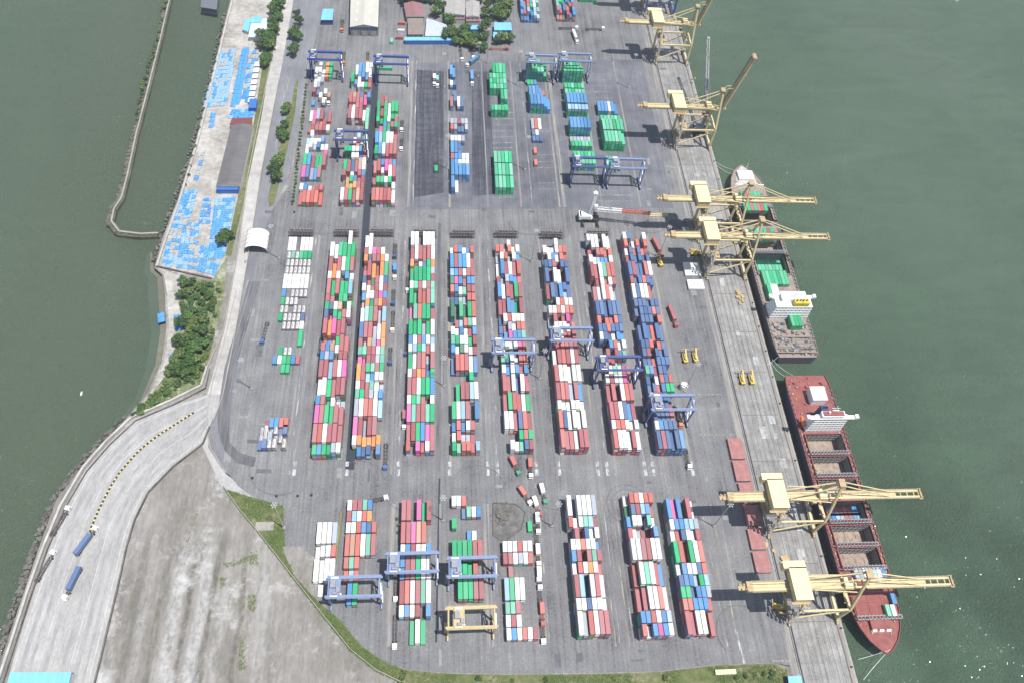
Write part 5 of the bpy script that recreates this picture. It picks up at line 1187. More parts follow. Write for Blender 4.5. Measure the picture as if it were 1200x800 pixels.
# yard machines
m_ym = pmat('machine_yellow', (.60,.42,.06), .5, dirt=.3)
def stacker(px, py, rz, label):
    p = G(px, py, 2); r = empty('reach_stacker', (p.x,p.y,0), rz); tag(r, label, 'reach stacker')
    b = MB(); b.box((0,0,1.3),(3.0,6.4,1.2)); b.box((0,-2.8,1.9),(2.8,1.6,1.6)); b.build('body', m_ym, r)
    b = MB(); b.box((0,-.6,2.8),(1.5,1.7,1.8)); b.build('cab', m_white, r)
    b = MB(); b.box((0,.28,2.9),(1.3,.06,1.3)); b.build('cab_window', m_glass, r)
    b = MB(); b.beam((0,-2.6,3.4),(0,4.6,5.4),.8,.8); b.build('boom', m_ym, r)
    b = MB(); b.box((0,4.9,4.2),(5.8,.5,.5)); b.box((0,4.6,4.7),(1,1,.8)); b.build('spreader', m_rusty, r)
    for y in (-2.2,2.4):
        for x in (-1.5,1.5):
            b = MB(); b.cyl((x-.4,y,.85),(x+.4,y,.85),.85,n=12); b.build('wheel', m_blk, r)
stacker(773.5,307,R(10),'yellow reach stacker beside the head of the navy stack')
stacker(803,419,R(0),'small yellow yard machine on the quayside road, left of two')
stacker(815,418,R(0),'small yellow yard machine on the quayside road, right of two')
stacker(870,444,R(0),'yellow machine parked on the concrete quay, left of two')
stacker(881,444,R(0),'yellow machine parked on the concrete quay, right of two')
stacker(815,296,R(90),'yellow machine beneath the lowered boom crane on the quay')
stacker(914,710,R(80),'machine with rig under the nearest quay crane') 
# ------------------------------------------------------------------ high-mast lights
m_mast = pmat('galvanised_steel', (.42,.42,.42), .5)
mast_proto = []
def mast(px, py, label, h_=33):
    p = G(px, py)
    if mast_proto: r = copy_tree(mast_proto[0])
    else:
        r = empty('light_mast', (0,0,0)); mast_proto.append(r)
        b = MB(); b.cyl((0,0,0),(0,0,1.2),1.1,.9,n=12); b.build('base', m_kerb, r)
        b = MB(); b.cyl((0,0,1.2),(0,0,h_),.38,.16,n=10); b.build('pole', m_mast, r)
        b = MB()
        for k in range(12):
            t = k*math.pi/6; b.beam((0,0,h_),(1.3*math.cos(t),1.3*math.sin(t),h_-.1),.08)
            b.beam((1.25*math.cos(t),1.25*math.sin(t),h_-.1),(1.25*math.cos(t+math.pi/6),1.25*math.sin(t+math.pi/6),h_-.1),.1)
        b.build('head_ring', m_mast, r)
        for k in range(6):
            t = k*math.pi/3; b = MB(); b.box((1.5*math.cos(t),1.5*math.sin(t),h_-.35),(.6,.45,.35),t); b.build('floodlight', m_mast, r)
    r.location = (p.x,p.y,.05); tag(r, label, 'light mast', 'high light masts'); r.scale = (1,1,1)
for x, y, d in ((632,443.5,'between the fifth and sixth middle stacks'),(520,452,'between the third and fourth middle stacks'),(623,307,'at the head of the fifth middle stack'),(802,458,'beside the navy stack nearest the quay'),
                (519,609.5,'between the third and fourth front stacks'),(646.5,616,'right of the truck queue'),(836,616,'right of the eighth front stack'),(520.5,103,'on the dark empty far ground'),(606,100,'right of the green rear stack'),
                (615,199,'left of the red container on the slot lines'),(524,198,'left of the blue rear stack'),(295,455,'on the wide western road'),(736,103,'near the far quay side'),(333,618,'on the grass by the left front corner'),(772,302,'by the reach stacker at the head of the navy stack'),(571,74,'near the far trees'),(560,90,'beside the long blue truck'),(327,303,'by the white arched gate')):
    mast(x, y, 'tall grey light mast '+d)
b = MB(); p = G(323,616); b.box((p.x-6,p.y,.15),(10,5,.3)); 
tag(b.build('concrete_pad', m_kerb), kind='structure')
# white water tank by the quay road
p = G(802,451,4); r = empty('water_tank', (p.x,p.y,0)); tag(r, 'round white tank standing right of the navy stack near the quay road', 'tank')
b = MB(); b.cyl((0,0,0),(0,0,4.5),2.3,n=24); b.build('tank_body', m_sw, r); b = MB(); b.cyl((0,0,4.5),(0,0,5.4),2.35,.4,n=24); b.build('tank_roof', m_sw, r)
# ------------------------------------------------------------------ buildings
def bld(name, pts, h_, wallm, label, roofm, ridge=None, cat='building', parapet=False, eave=.6, windows=True):
    """pts: 4 roof corners in the photo (near-left, near-right, far-right, far-left) seen at eave height"""
    P = [G(x, y, h_) for x, y in pts]; c = sum(P, Vector())/4; r = empty(name, (c.x,c.y,0)); tag(r, label, cat)
    Q = [Vector((q.x-c.x, q.y-c.y)) for q in P]
    ins = [q*(1-eave/q.length) for q in Q]
    b = MB(); b.prism([(q.x,q.y) for q in ins], 0, h_); b.build('wall', wallm, r)
    b = MB()
    if ridge:
        hr = h_+ridge
        if (Q[1]-Q[0]).length > (Q[3]-Q[0]).length: m1, m2 = (Q[0]+Q[3])/2, (Q[1]+Q[2])/2; order = 'x'
        else: m1, m2 = (Q[0]+Q[1])/2, (Q[3]+Q[2])/2; order = 'y'
        v = [(q.x,q.y,h_) for q in Q]; R1, R2 = (m1.x,m1.y,hr), (m2.x,m2.y,hr)
        if order == 'x': fs = [(v[0],v[1],R2,R1),(v[2],v[3],R1,R2)]; gs = [(v[3],v[0],R1),(v[1],v[2],R2)]
        else: fs = [(v[3],v[0],R1,R2),(v[1],v[2],R2,R1)]; gs = [(v[0],v[1],R1),(v[2],v[3],R2)]
        for f_ in fs:
            b.poly(f_); b.poly([(x,y,z-.18) for x,y,z in f_][::-1])
        for g_ in gs: b.poly(g_, 1)
        b.beam(R1, R2, .5, .2, mi=0)
    else:
        b.prism([(q.x,q.y) for q in Q], h_+.02, h_+.35)
    b.build('roof', [roofm, wallm], r)
    if windows:
        a, d = ins[0], ins[1]; n = max(2, int((d-a).length/3.2)); u = (d-a).normalized(); ang = math.atan2(u.y, u.x)
        nrm = Vector((u.y, -u.x))
        for k in range(n):
            q = a+(d-a)*((k+.5)/n)+nrm*.02
            for zz in ([h_*.55] if h_ < 6 else [h_*.3, h_*.72]):
                b = MB(); b.box((q.x,q.y,zz),(1.5,.1,1.2),ang); b.build('window', m_glass, r)
    return r, Q
m_wh = pmat('warehouse_roof', (.46,.45,.40), .7, dirt=.35, dirtcol=(.35,.28,.22), scale=.12, stretch=(1,.15,1))
m_wall = pmat('plaster_wall', (.5,.49,.46), .8, dirt=.2); m_walld = pmat('dark_wall', (.12,.13,.16), .7)
m_br = pmat('blue_roof_sheet', (.17,.44,.68), .5, dirt=.25, dirtcol=(.35,.5,.6), scale=.3, stretch=(1,.2,1))
m_brb = pmat('deep_blue_sheet', (.04,.14,.42), .5, dirt=.2)
m_red = pmat('red_brown_roof', (.24,.12,.13), .8, dirt=.35, dirtcol=(.34,.22,.22), scale=.3)
m_gr = pmat('grey_roof', (.30,.29,.275), .8, dirt=.4, dirtcol=(.42,.40,.38), scale=.2)
m_brn = pmat('brown_roof', (.20,.17,.15), .8, dirt=.4, dirtcol=(.3,.24,.2), scale=.2)
r_, Q = bld('warehouse', [(410,32),(443,32),(445,-40),(412,-40)], 9, pmat('warehouse_wall', (.20,.23,.28), .6, dirt=.4), 'long grey gabled warehouse at the top left of the container yard', m_wh, ridge=2.5, windows=False)
w0, w1 = Q[0], Q[1]
for k in range(3):
    b = MB(); x = w0.x+(w1.x-w0.x)*(k+.5)/3; b.box((x, w0.y+.55, 2.6), (4.4,.2,5)); b.build('door', m_gr, r_)
b = MB()
for k in range(9): b.box((w0.x+1.5+k*(w1.x-w0.x-3)/8, w0.y+.5, 6.8), (1.1,.2,1.4))
b.build('louvre', m_glass, r_)
b = MB()
for k in range(6): b.box((w0.x*.5, w0.y+8+k*12, 10.5), (1.2,3,.3)); b.box((-w0.x*.5, w0.y+8+k*12, 10.5), (1.2,3,.3))
b.build('skylight', m_white, r_)
bld('office_kiosk', [(376,24),(390,24),(391,11),(378.5,11)], 5, pmat('blue_wall', (.06,.08,.25), .6), 'small kiosk with a bright blue flat roof beside the access road', m_br)
bld('office_building', [(476,20),(498,20),(494,4),(473,4)], 6, m_wall, 'red-brown roofed house left of the far office compound', m_red, ridge=2)
bld('office_building', [(478,41),(496,41),(496,22),(478,22)], 5, m_wall, 'square brownish flat roofed building above the blue striped canopy', m_brn)
bld('open_shed', [(498,43),(527,43),(523,29),(500,22)], 4, m_wall, 'mottled pale blue roofed shed above the blue striped canopy', pmat('mottled_roof', (.42,.46,.50), .7, dirt=.7, dirtcol=(.2,.3,.38), scale=.35), windows=False)
bld('long_canopy', [(474,48),(536,48),(536,44),(474,44)], 4, m_brb, 'long narrow blue striped canopy along the rear yard edge', m_br, windows=False)
bld('office_building', [(521,18),(545,18),(545,0),(521,0)], 8, m_wall, 'wide grey roofed office with red-brown eaves, left half of the twin block', m_gr, ridge=1.5)
bld('office_building', [(546,20),(562,20),(562,2),(546,2)], 8, m_wall, 'narrower grey roofed office, right half of the twin block', m_gr, ridge=1.5)
bld('veranda_roof', [(521,23),(546,23),(545,18.5),(521,18.5)], 5, m_wall, 'red-brown veranda roof in front of the left twin office', m_red, windows=False)
bld('veranda_roof', [(546,25.5),(563,25.5),(562,20.5),(546,20.5)], 5, m_wall, 'red-brown veranda roof in front of the right twin office', m_red, windows=False)
bld('canopy', [(540,35),(561,35),(560,30),(540,30)], 4, m_brb, 'small blue canopy below the twin office', m_br, windows=False)
bld('office_building', [(579,36),(600,36),(599,27),(579,27)], 5, m_brb, 'blue roofed building among trees at the end of the office compound', m_br)
bld('office_building', [(578,45),(595,45),(594,38),(578,38)], 4, m_brb, 'lower pale blue roofed building in front of the blue roofed one', m_br)
# drying yard sheds
bld('long_shed', [(253,219),(281,219),(297,147),(271,147)], 5, m_wall, 'long dark grey roofed shed beside the dyke road', pmat('dark_shed_roof', (.12,.115,.12), .8, dirt=.4, dirtcol=(.2,.19,.19), scale=.2, stretch=(.3,1,1)), ridge=2, windows=False)
bld('shed', [(253,223),(279,223),(281,216),(255,216)], 4, m_brb, 'blue fronted end shed below the long grey shed', m_brb, windows=False)
bld('shed', [(269,147),(295,147),(296,139),(272,139)], 4, m_wall, 'dark red roofed shed at the head of the long grey shed', pmat('dark_red_roof', (.16,.05,.05), .8), windows=False)
for i, y in enumerate(range(72, 118, 7)):
    bld('shed', [(297.5-i*1.2,y+6),(304-i*1.2,y+6),(305.5-i*1.2,y+1),(299-i*1.2,y+1)], 3, m_wall, f'small white roofed hut, {ORD[i]} from the far end of the row by the dyke', m_white, windows=False)
bld('shed', [(291,127),(300,127),(301.5,116),(292.5,116)], 4, m_brb, 'deep blue roofed hut at the near end of the white hut row', m_brb, windows=False)
bld('shed', [(291,44),(311,45),(314,22),(295,22)], 4, m_wall, 'pale blue patched roof shed at the far end of the drying yard', pmat('patched_roof', (.50,.60,.68), .7, dirt=.6, dirtcol=(.12,.35,.65), scale=.25), windows=False)
bld('shed', [(293,27),(306,27),(308,20),(295,20)], 4.6, m_brb, 'bright blue roofed hut on the patched shed', m_br, windows=False)
bld('gatehouse', [(284,35),(291,38),(294,24),(288,22)], 3, m_wall, 'small bright blue tarpaulin roofed hut left of the patched shed', m_br, windows=False)
bld('boathouse', [(235,9),(254,12),(256,-6),(237,-6)], 5, m_walld, 'dark landing house at the top of the lagoon', m_walld)
bld('toll_roof', [(9,800),(81,800),(84,787),(12,787)], 7, m_wall, 'pale blue toll plaza roof at the bottom left corner', m_br, windows=False)
bld('shed', [(925,806),(941,806),(938,791),(923,792)], 4, m_brb, 'small bright blue roofed hut by the quay at the bottom edge', m_br, windows=False)
# arched white gate canopy
p = G(300,280,6); r = empty('arched_canopy', (p.x,p.y,0)); tag(r, 'white arched fabric canopy over the gate on the western road', 'canopy')
b = MB(); n = 10; rad = 7.6; ln = 16
for i in range(n):
    t0, t1 = math.pi*i/n, math.pi*(i+1)/n
    for k in range(4):
        y0, y1 = -ln/2+k*ln/4, -ln/2+(k+1)*ln/4
        b.poly([(rad*math.cos(t0), y0, 2.5+5.5*math.sin(t0)), (rad*math.cos(t1), y0, 2.5+5.5*math.sin(t1)), (rad*math.cos(t1), y1, 2.5+5.5*math.sin(t1)), (rad*math.cos(t0), y1, 2.5+5.5*math.sin(t0))][::-1])
b.build('roof', m_sw, r)
b = MB()
for k in range(5):
    y = -ln/2+k*ln/4
    for s in (-1,1): b.beam((s*rad, y, 0), (s*rad, y, 2.6), .35)
    for i in range(n):
        t0, t1 = math.pi*i/n, math.pi*(i+1)/n; b.beam(((rad+.08)*math.cos(t0), y, 2.5+5.6*math.sin(t0)), ((rad+.08)*math.cos(t1), y, 2.5+5.6*math.sin(t1)), .25)
b.build('frame', m_grey, r)
# rubble pentagon
pt = gp([(578,589),(604,590),(616,600),(611,620),(590,634),(578,627)]); 
sheet('scrap_ground', pt, .068, gmat('dark_scrap', [(0.07,0.068,0.066),(0.13,0.125,0.12),(0.22,0.21,0.2)], scales=(.2,.6,2.5), seed=9, bump=.6))
pc = G(588,604); b = MB(); r = empty('rubble_mound', (pc.x,pc.y,.06)); tag(r, 'low grey rubble mound inside the dark pentagonal pit', 'rubble mound')
for k in range(160):
    a = random.random()*6.28; d = abs(random.gauss(0,2.6)); b.box((d*math.cos(a), d*math.sin(a), max(.1,2.0-d*.42)*random.uniform(.3,.9)), (random.uniform(.4,1.5),)*2+(random.uniform(.3,1),), random.random()*3)
b.build('stones', m_rock, r)['kind'] = 'stuff'
bb = MB()
for i in range(len(pt)): a, c = pt[i], pt[(i+1)%len(pt)]; bb.beam((a[0],a[1],.4),(c[0],c[1],.4),.5,.7)
tag(bb.build('pit_wall', m_rock), 'dark kerb wall round the pentagonal rubble pit', 'kerb wall')
o = None
b = MB(); p = G(850,787,.8); b.box((p.x,p.y,.9),(11,2.4,1.6)); 
for k in range(6): b.box((p.x-5+k*2,p.y,1.75),(.15,2.3,.12))
tag(b.build('jib_section', m_cyr), 'yellow steel section lying on the grass by the bottom kerb', 'steel section')
# small skip/kerb blocks near the western corner
for i, (x, y) in enumerate(((345,249),(296,560),(324,581),(349,581),(365,580))):
    p = G(x, y); b = MB(); b.box((p.x,p.y,.5),(1.2,1.2,.9)); b.box((p.x,p.y,1.05),(.8,.8,.2)); tag(b.build('bollard', m_blk), ['dark block on the paving below the hedge end','dark block at the corner of the western kerb','dark bollard on the western crossing, left of three','dark bollard on the western crossing, middle of three','dark bollard on the western crossing, right of three'][i], 'bollard')
# quay clutter under cranes
for i, (x, y) in enumerate(((912,712),(925,718),(900,640),(917,655),(866,345),(868,352),(951,545))):
    p = G(x, y); b = MB()
    for k in range(5): b.box((p.x+random.uniform(-2.5,2.5), p.y+random.uniform(-3,3), .6), (random.uniform(.8,2.4), random.uniform(1,4), random.uniform(.5,1.6)), random.random())
    tag(b.build('gear_pile', m_rusty), kind='stuff')
# small boat on the left water
p = G(95.5,461,WZ); r = empty('small_boat', (p.x,p.y,WZ)); tag(r, 'tiny white boat alone on the open water at the left', 'boat')
r.scale = (.55,.55,.55); b = MB(); b.prism([(-.7,-2.4),(.7,-2.4),(.9,0),(.5,2),(0,3),(-.5,2),(-.9,0)], 0, .8); b.build('hull', m_sw, r); b = MB(); b.box((0,-.4,1.3),(1,1.4,1)); b.build('cabin', m_sw, r)
# mooring lines
def line(a, c, za=6, zc=.4):
    P, Q = G(a[0],a[1],za), G(c[0],c[1],zc); b = MB(); n = 10
    pts = [P.lerp(Q, i/n)-Vector((0,0,1.5*math.sin(math.pi*i/n))) for i in range(n+1)]
    for i in range(n): b.beam(pts[i], pts[i+1], .14)
    return b.build('mooring_line', m_white)
for a, c, d in (((1043,760),(1012,796),'from the red bow to the near quay'),((1040,762),(1006,772),'short one from the red bow straight to the quay'),((920,441),(903,424),'from the red stern up the quay'),((930,440),(905,421),'second one from the red stern'),((868,201),(838,190),'from the far ship bow to the quay'),((862,205),(840,194),'short one at the far ship bow'),((912,418),(899,427),'from the far ship stern')):
    o = line(a, c); tag(o, 'thin pale mooring line '+d, 'mooring line')
b = MB()
for k in range(36): b.cyl((QX-.9, -100+k*20, .5),(QX-.9, -100+k*20, 1.2),.35,.5,n=8)
tag(b.build('quay_bollards', m_blk), kind='structure')
# ------------------------------------------------------------------ tarpaulins on the drying yard
m_tarps = [pmat('tarp_blue', (.06,.25,.54), .5, var=.2, dirt=.3, dirtcol=(.25,.36,.46)), pmat('tarp_pale', (.20,.36,.55), .6, var=.2, dirt=.5, dirtcol=(.35,.42,.48)), pmat('tarp_deep', (.05,.22,.56), .5, var=.2, dirt=.2), pmat('tarp_grey', (.30,.32,.34), .7, var=.2)]
TARPS = []
def tarp(px, py, w_, d_, rz, mi, label):
    p = G(px, py, .5); b = MB(); n = 4
    hs = [[.35+random.uniform(0,.45) for _ in range(n+1)] for _ in range(n+1)]
    jx = [[random.uniform(-.25,.25) for _ in range(n+1)] for _ in range(n+1)]
    def P(i, j): return (-w_/2+w_*i/n+jx[i][j], -d_/2+d_*j/n+jx[j][i], hs[i][j])
    for i in range(n):
        for j in range(n): b.poly([P(i,j),P(i+1,j),P(i+1,j+1),P(i,j+1)])
    for i in range(n):
        for (A, B_) in ((P(i,0),P(i+1,0)),(P(i+1,n),P(i,n)),(P(0,i+1),P(0,i)),(P(n,i),P(n,i+1))):
            b.poly([(A[0],A[1],0),(B_[0],B_[1],0),B_,A])
    o = b.build('tarpaulin', m_tarps[mi], None, (p.x,p.y,.03)); o.rotation_euler = (0,0,rz); tag(o, label, 'tarpaulin', 'tarpaulins on the drying yard'); TARPS.append((w_*d_*(900+py)**2, o, mi)); return o
def tgrid(quad, nx, ny, fill, mis, fs, ds):
    (x0,y0),(x1,y1),(x2,y2),(x3,y3) = quad  # far-left, far-right, near-right, near-left
    for j in range(ny):
        for i in range(nx):
            if random.random() > fs: continue
            u, v = (i+.5)/nx, (j+.5)/ny
            px = (x0*(1-u)+x1*u)*(1-v)+(x3*(1-u)+x2*u)*v; py = (y0*(1-u)+y1*u)*(1-v)+(y3*(1-u)+y2*u)*v
            A = G(x0*(1-v)+x3*v, py); Bq = G(x1*(1-v)+x2*v, py); cw = (Bq-A).length/nx; ch = (G(px, y0+(y3-y0)*(j)/ny)-G(px, y0+(y3-y0)*(j+1)/ny)).length
            tarp(px, py, cw*fill*random.uniform(.8,1.05), ch*fill*random.uniform(.75,1.05), random.uniform(-.08,.08)-.12, random.choice(mis), f'{["bright blue","pale blue","deep blue","grey"][0] if len(set(mis))==1 and mis[0]==0 else "blue"} tarpaulin, {ORD[i]} across in row {j+1} of {ds}')
def tgrid_fix(): pass
tgrid([(256,60),(277,57),(265,124),(238,126)], 7, 14, 1.08, [1,1,1,3,0], 1, 'the pale far-left rack field')
tgrid([(284,56),(292,56),(281,120),(270,127)], 2, 14, 1.1, [0], 1, 'the narrow bright strip')
tgrid([(293,58),(304,58),(296,118),(282,122)], 3, 11, 1.0, [0,1,2,3], .92, 'the field right of the bright strip')
tgrid([(272,128),(298,128),(296,138),(266,139)], 5, 3, 1.05, [0,0,1], .95, 'the band above the red shed')
tgrid([(213,224),(232,222),(223,255),(202,258)], 5, 9, 1.0, [0,0,1], .88, 'the lower left field')
tgrid([(238,232),(248,232),(246,262),(232,262)], 3, 8, .95, [0,2,1], .85, 'the lower middle field')
tgrid([(252,232),(276,231),(263,300),(243,300)], 5, 14, 1.05, [0,0,0,1], .96, 'the lower right field')
tgrid([(201,258),(233,262),(232,316),(188,313)], 7, 13, .98, [0,0,1,3], .9, 'the lower main field')
tgrid([(234,285),(262,300),(252,322),(232,318)], 5, 6, .98, [0,0,1], .88, 'the near right corner field')
tgrid([(247,132),(253,132),(250,150),(244,151)], 1, 3, .95, [0], 1, 'the short blue strip by the shore')
tgrid([(236,178),(241,176),(232,210),(226,214)], 1, 6, .9, [2,3], 1, 'the dark strip by the shore')
for i, (x, y) in enumerate(((207,372),(210,381),(217,403),(201,421),(199,432),(189,372))):
    tarp(x, y, random.uniform(3,6), random.uniform(4,9), .3, 0, f'blue tarpaulin on the wooded beach, {ORD[i]} of the scattered ones going south')
TARPS.sort(key=lambda q: -q[0]); tm = MB()
for _, o_, mi_ in TARPS[285:]:
    n0 = len(tm.v); cs_, sn_ = math.cos(o_.rotation_euler.z), math.sin(o_.rotation_euler.z)
    tm.v += [(o_.location.x+v.co.x*cs_-v.co.y*sn_, o_.location.y+v.co.x*sn_+v.co.y*cs_, o_.location.z+v.co.z) for v in o_.data.vertices]
    for p_ in o_.data.polygons: tm.f.append(tuple(n0+q for q in p_.vertices)); tm.m.append(mi_)
    bpy.data.objects.remove(o_)
tag(tm.build('small_tarpaulins', m_tarps), kind='stuff')
# ------------------------------------------------------------------ vegetation
m_leaf = []
for i, (a, c) in enumerate((((.035,.080,.022),(.095,.165,.05)),((.028,.062,.022),(.075,.13,.045)),((.06,.10,.03),(.15,.20,.07)))):
    m = bpy.data.materials.new('leaf_green'); m.use_nodes = True; nt_ = m.node_tree; L = nt_.links; b_ = nt_.nodes['Principled BSDF']; b_.inputs['Roughness'].default_value = .7; b_.inputs['Specular IOR Level'].default_value = .2
    at = N(nt_, 'ShaderNodeAttribute', attribute_name='tone'); oi = N(nt_, 'ShaderNodeObjectInfo')
    mx = N(nt_, 'ShaderNodeMix', data_type='RGBA'); L.new(at.outputs['Fac'], mx.inputs[0]); mx.inputs[6].default_value = (*a,1); mx.inputs[7].default_value = (*c,1)
    mr = N(nt_, 'ShaderNodeMapRange'); mr.inputs[3].default_value = .75; mr.inputs[4].default_value = 1.3; L.new(oi.outputs['Random'], mr.inputs[0])
    vm = N(nt_, 'ShaderNodeVectorMath', operation='SCALE'); L.new(mx.outputs[2], vm.inputs[0]); L.new(mr.outputs[0], vm.inputs['Scale']); L.new(vm.outputs[0], b_.inputs['Base Color']); m_leaf.append(m)
m_bark = pmat('bark', (.14,.10,.075), .9, var=.25)
def leafmesh(name, clumps, nleaf, size, mat, seed, flat=.75, parent=None):
    rd = random.Random(seed); b = MB(); tones = []
    for (cx, cy, cz, cr_) in clumps:
        for _ in range(nleaf):
            v = Vector((rd.gauss(0,1), rd.gauss(0,1), rd.gauss(0,1))).normalized(); rr = cr_*(rd.random()**.35)
            p = Vector((cx, cy, cz))+Vector((v.x, v.y, v.z*flat))*rr
            n_ = (v+Vector((rd.uniform(-.7,.7), rd.uniform(-.7,.7), rd.uniform(-.2,.9)))).normalized()
            a = n_.orthogonal().normalized(); a = Matrix.Rotation(rd.random()*6.28, 3, n_) @ a; c_ = n_.cross(a); s = size*rd.uniform(.6,1.3)
            b.poly([p+a*s, p+c_*s*.8, p-a*s, p-c_*s*.8]); tones.append(min(1, max(0, rd.gauss(.5,.28))))
    o = b.build(name, mat, parent); at = o.data.attributes.new('tone', 'FLOAT', 'FACE'); at.data.foreach_set('value', tones); return o
TREES = []
for k in range(4):
    r = empty('tree', (0,0,0)); rd = random.Random(k+50)
    cl = [(0,0,4.2,1.7)]+[(math.cos(t)*rd.uniform(1.0,2.3), math.sin(t)*rd.uniform(1.0,2.3), rd.uniform(2.8,4.6), rd.uniform(.9,1.6)) for t in [i*6.28/7+rd.uniform(-.3,.3) for i in range(7)]]
    leafmesh('crown', cl, 110, .36, m_leaf[k % 3], k, parent=r)
    b = MB(); b.cyl((0,0,0),(0,0,2.6),.28,.18,n=7)
    for c_ in cl[1:6]: b.cyl((0,0,2.1),(c_[0]*.7,c_[1]*.7,c_[2]-.2),.12,.05,n=5,caps=False)
    b.build('trunk', m_bark, r); TREES.append([r, False])
SHR = []
for k in range(3):
    rd = random.Random(k+90); cl = [(rd.uniform(-.7,.7), rd.uniform(-.7,.7), rd.uniform(.5,1.1), rd.uniform(.5,.9)) for _ in range(5)]
    o = leafmesh('shrub', cl, 60, .2, m_leaf[(k+1) % 3], k+7); SHR.append([o, False])
def tree(px, py, s, label, group=None, kind=0, rad=None):
    t = TREES[random.randrange(4)] if not kind else SHR[random.randrange(3)]
    if not t[1]: r = t[0]; t[1] = True
    else: r = copy_tree(t[0]) if not kind else t[0].copy()
    if kind and r.name not in C.objects: C.objects.link(r)
    p = G(px, py); r.location = (p.x, p.y, .02); r.rotation_euler = (0,0,random.random()*6.28); q = s*random.uniform(.9,1.1); r.scale = (q, q*random.uniform(.9,1.1), q*random.uniform(.85,1.15))
    tag(r, label, 'shrub' if kind else 'tree', group); return r
random.seed(99)
# coastal grove
gr = [(218,335),(226,333),(234,340),(224,343),(240,345),(231,350),(246,349),(225,356),(237,357),(217,363),(227,367),(238,368),(246,362),(222,374),(231,378),(241,378),(215,384),(224,388),(234,390),(229,398),(219,398),(240,392),(211,404),(221,408),(230,412),(238,408),(213,415),(222,420),(206,424),(214,429),(224,428),(208,436),(217,440),(231,422),(200,438),(238,370),(213,350),(226,437)]
gr.sort(key=lambda q: q[1])
for i, (x, y) in enumerate(gr):
    tree(x, y, random.uniform(.8,1.6), f'leafy green tree in the coastal grove, {ORD[i]} counting from its far end', 'trees of the coastal grove')
sg = [(206,448),(199,451),(193,456),(187,461),(180,466),(212,446),(219,447),(174,470),(168,477),(163,483),(194,449),(203,441),(210,395),(208,376),(228,448),(184,470),(236,434),(241,420),(158,487),(215,371)]
for i, (x, y) in enumerate(sorted(sg, key=lambda q: q[1])): tree(x, y, random.uniform(1.3,2.2), f'low green shrub on the wooded beach, {ORD[i]} counting southward', 'shrubs on the beach', 1)
md = [(349,22),(351,30),(348,38),(345,45),(350,48),(347,60),(345,66),(334,150),(330,158),(333,164),(328,192),(325,198),(323,205),(326,213),(338,128),(335,133)]
for i, (x, y) in enumerate(sorted(md, key=lambda q: q[1])): tree(x, y, random.uniform(1.2,1.8), f'round green tree in the road median, {ORD[i]} from the far end', 'trees in the road median')
dk = [(325,4),(328,12),(322,18),(326,25),(320,32),(323,40),(316,45),(320,50),(314,54),(309,48),(312,60),(318,58),(308,57),(313,72),(312,78),(265,282),(262,286),(268,280)]
for i, (x, y) in enumerate(sorted(dk, key=lambda q: q[1])): tree(x, y, random.uniform(1.5,2.1), f'dense green tree along the drying yard side of the dyke, {ORD[i]} from the far end', 'trees along the dyke')
hd = [(360-(y-96)*.118+0*y, y) for y in range(100, 243, 4)]
for i, (x, y) in enumerate(hd): tree(x, y, random.uniform(.9,1.3), f'clipped hedge shrub by the rear yard fence, {ORD[i]} from the far end', 'hedge shrubs along the yard fence', 1)
tb = [(530,38),(535,44),(541,46),(548,50),(556,50),(563,50),(569,47),(533,52),(540,54),(550,55),(527,30),(566,38),(570,30),(568,20),(571,12),(583,14),(590,12),(594,20),(580,22),(588,24),(596,10),(585,6),(578,3),(590,50),(597,50),(515,15),(511,19),(506,4),(498,3),(490,4),(478,6),(475,2),(563,3),(583,52),(525,48),(545,40),(556,58),(532,46),(566,60)]
for i, (x, y) in enumerate(sorted(tb, key=lambda q: q[1])): tree(x, y, random.uniform(1.3,2.1), f'leafy tree around the far office compound, {ORD[i]} counting toward the camera', 'trees of the office compound')
br = [(193,10),(191,25),(188,38),(186,48),(183,56),(181,62),(183,68),(177,75),(175,86),(172,95),(169,104),(167,112),(165,120),(163,128),(161,134),(162,140),(175,80),(196,3),(178,70),(170,100)]
for i, (x, y) in enumerate(sorted(br, key=lambda q: q[1])): tree(x-1, y, random.uniform(1.3,2.1), f'shrub on the seaward side of the thin breakwater, {ORD[i]} from the far end', 'shrubs on the breakwater', 1)
sh = [(260+(-.235)*(y-38), y) for y in range(30, 225, 11)]
for i, (x, y) in enumerate(sh): tree(x, y, random.uniform(.9,1.6), f'small shrub along the lagoon shore wall, {ORD[i]} from the far end', 'shrubs along the shore wall', 1)
bt = [(896,790),(905,788),(902,795),(885,791),(874,793),(862,794),(600,796),(640,797),(720,796),(780,794),(560,797)]
for i, (x, y) in enumerate(sorted(bt)): tree(x, y, random.uniform(1.0,1.6), f'green shrub on the grass along the bottom kerb, {ORD[i]} from the left', 'shrubs along the bottom kerb', 1)
for i, (x, y) in enumerate(((466,607),(466.5,615),(466,624),(396,70))): tree(x, y, random.uniform(.8,1.1), ['small dark bush left of the third front stack, the farthest','small dark bush left of the third front stack, the middle one','small dark bush left of the third front stack, the nearest','small bush between the orange trucks by the warehouse'][i], None, 1)
def inpoly(x, y, P):
    c = False; j = len(P)-1
    for i in range(len(P)):
        if (P[i][1] > y) != (P[j][1] > y) and x < (P[j][0]-P[i][0])*(y-P[i][1])/(P[j][1]-P[i][1])+P[i][0]: c = not c
        j = i
    return c
rg = random.Random(61); k = 0
GP = [(204,440),(212,375),(213,345),(222,328),(248,330),(258,340),(250,395),(237,440),(205,460),(170,482),(158,486),(185,458)]
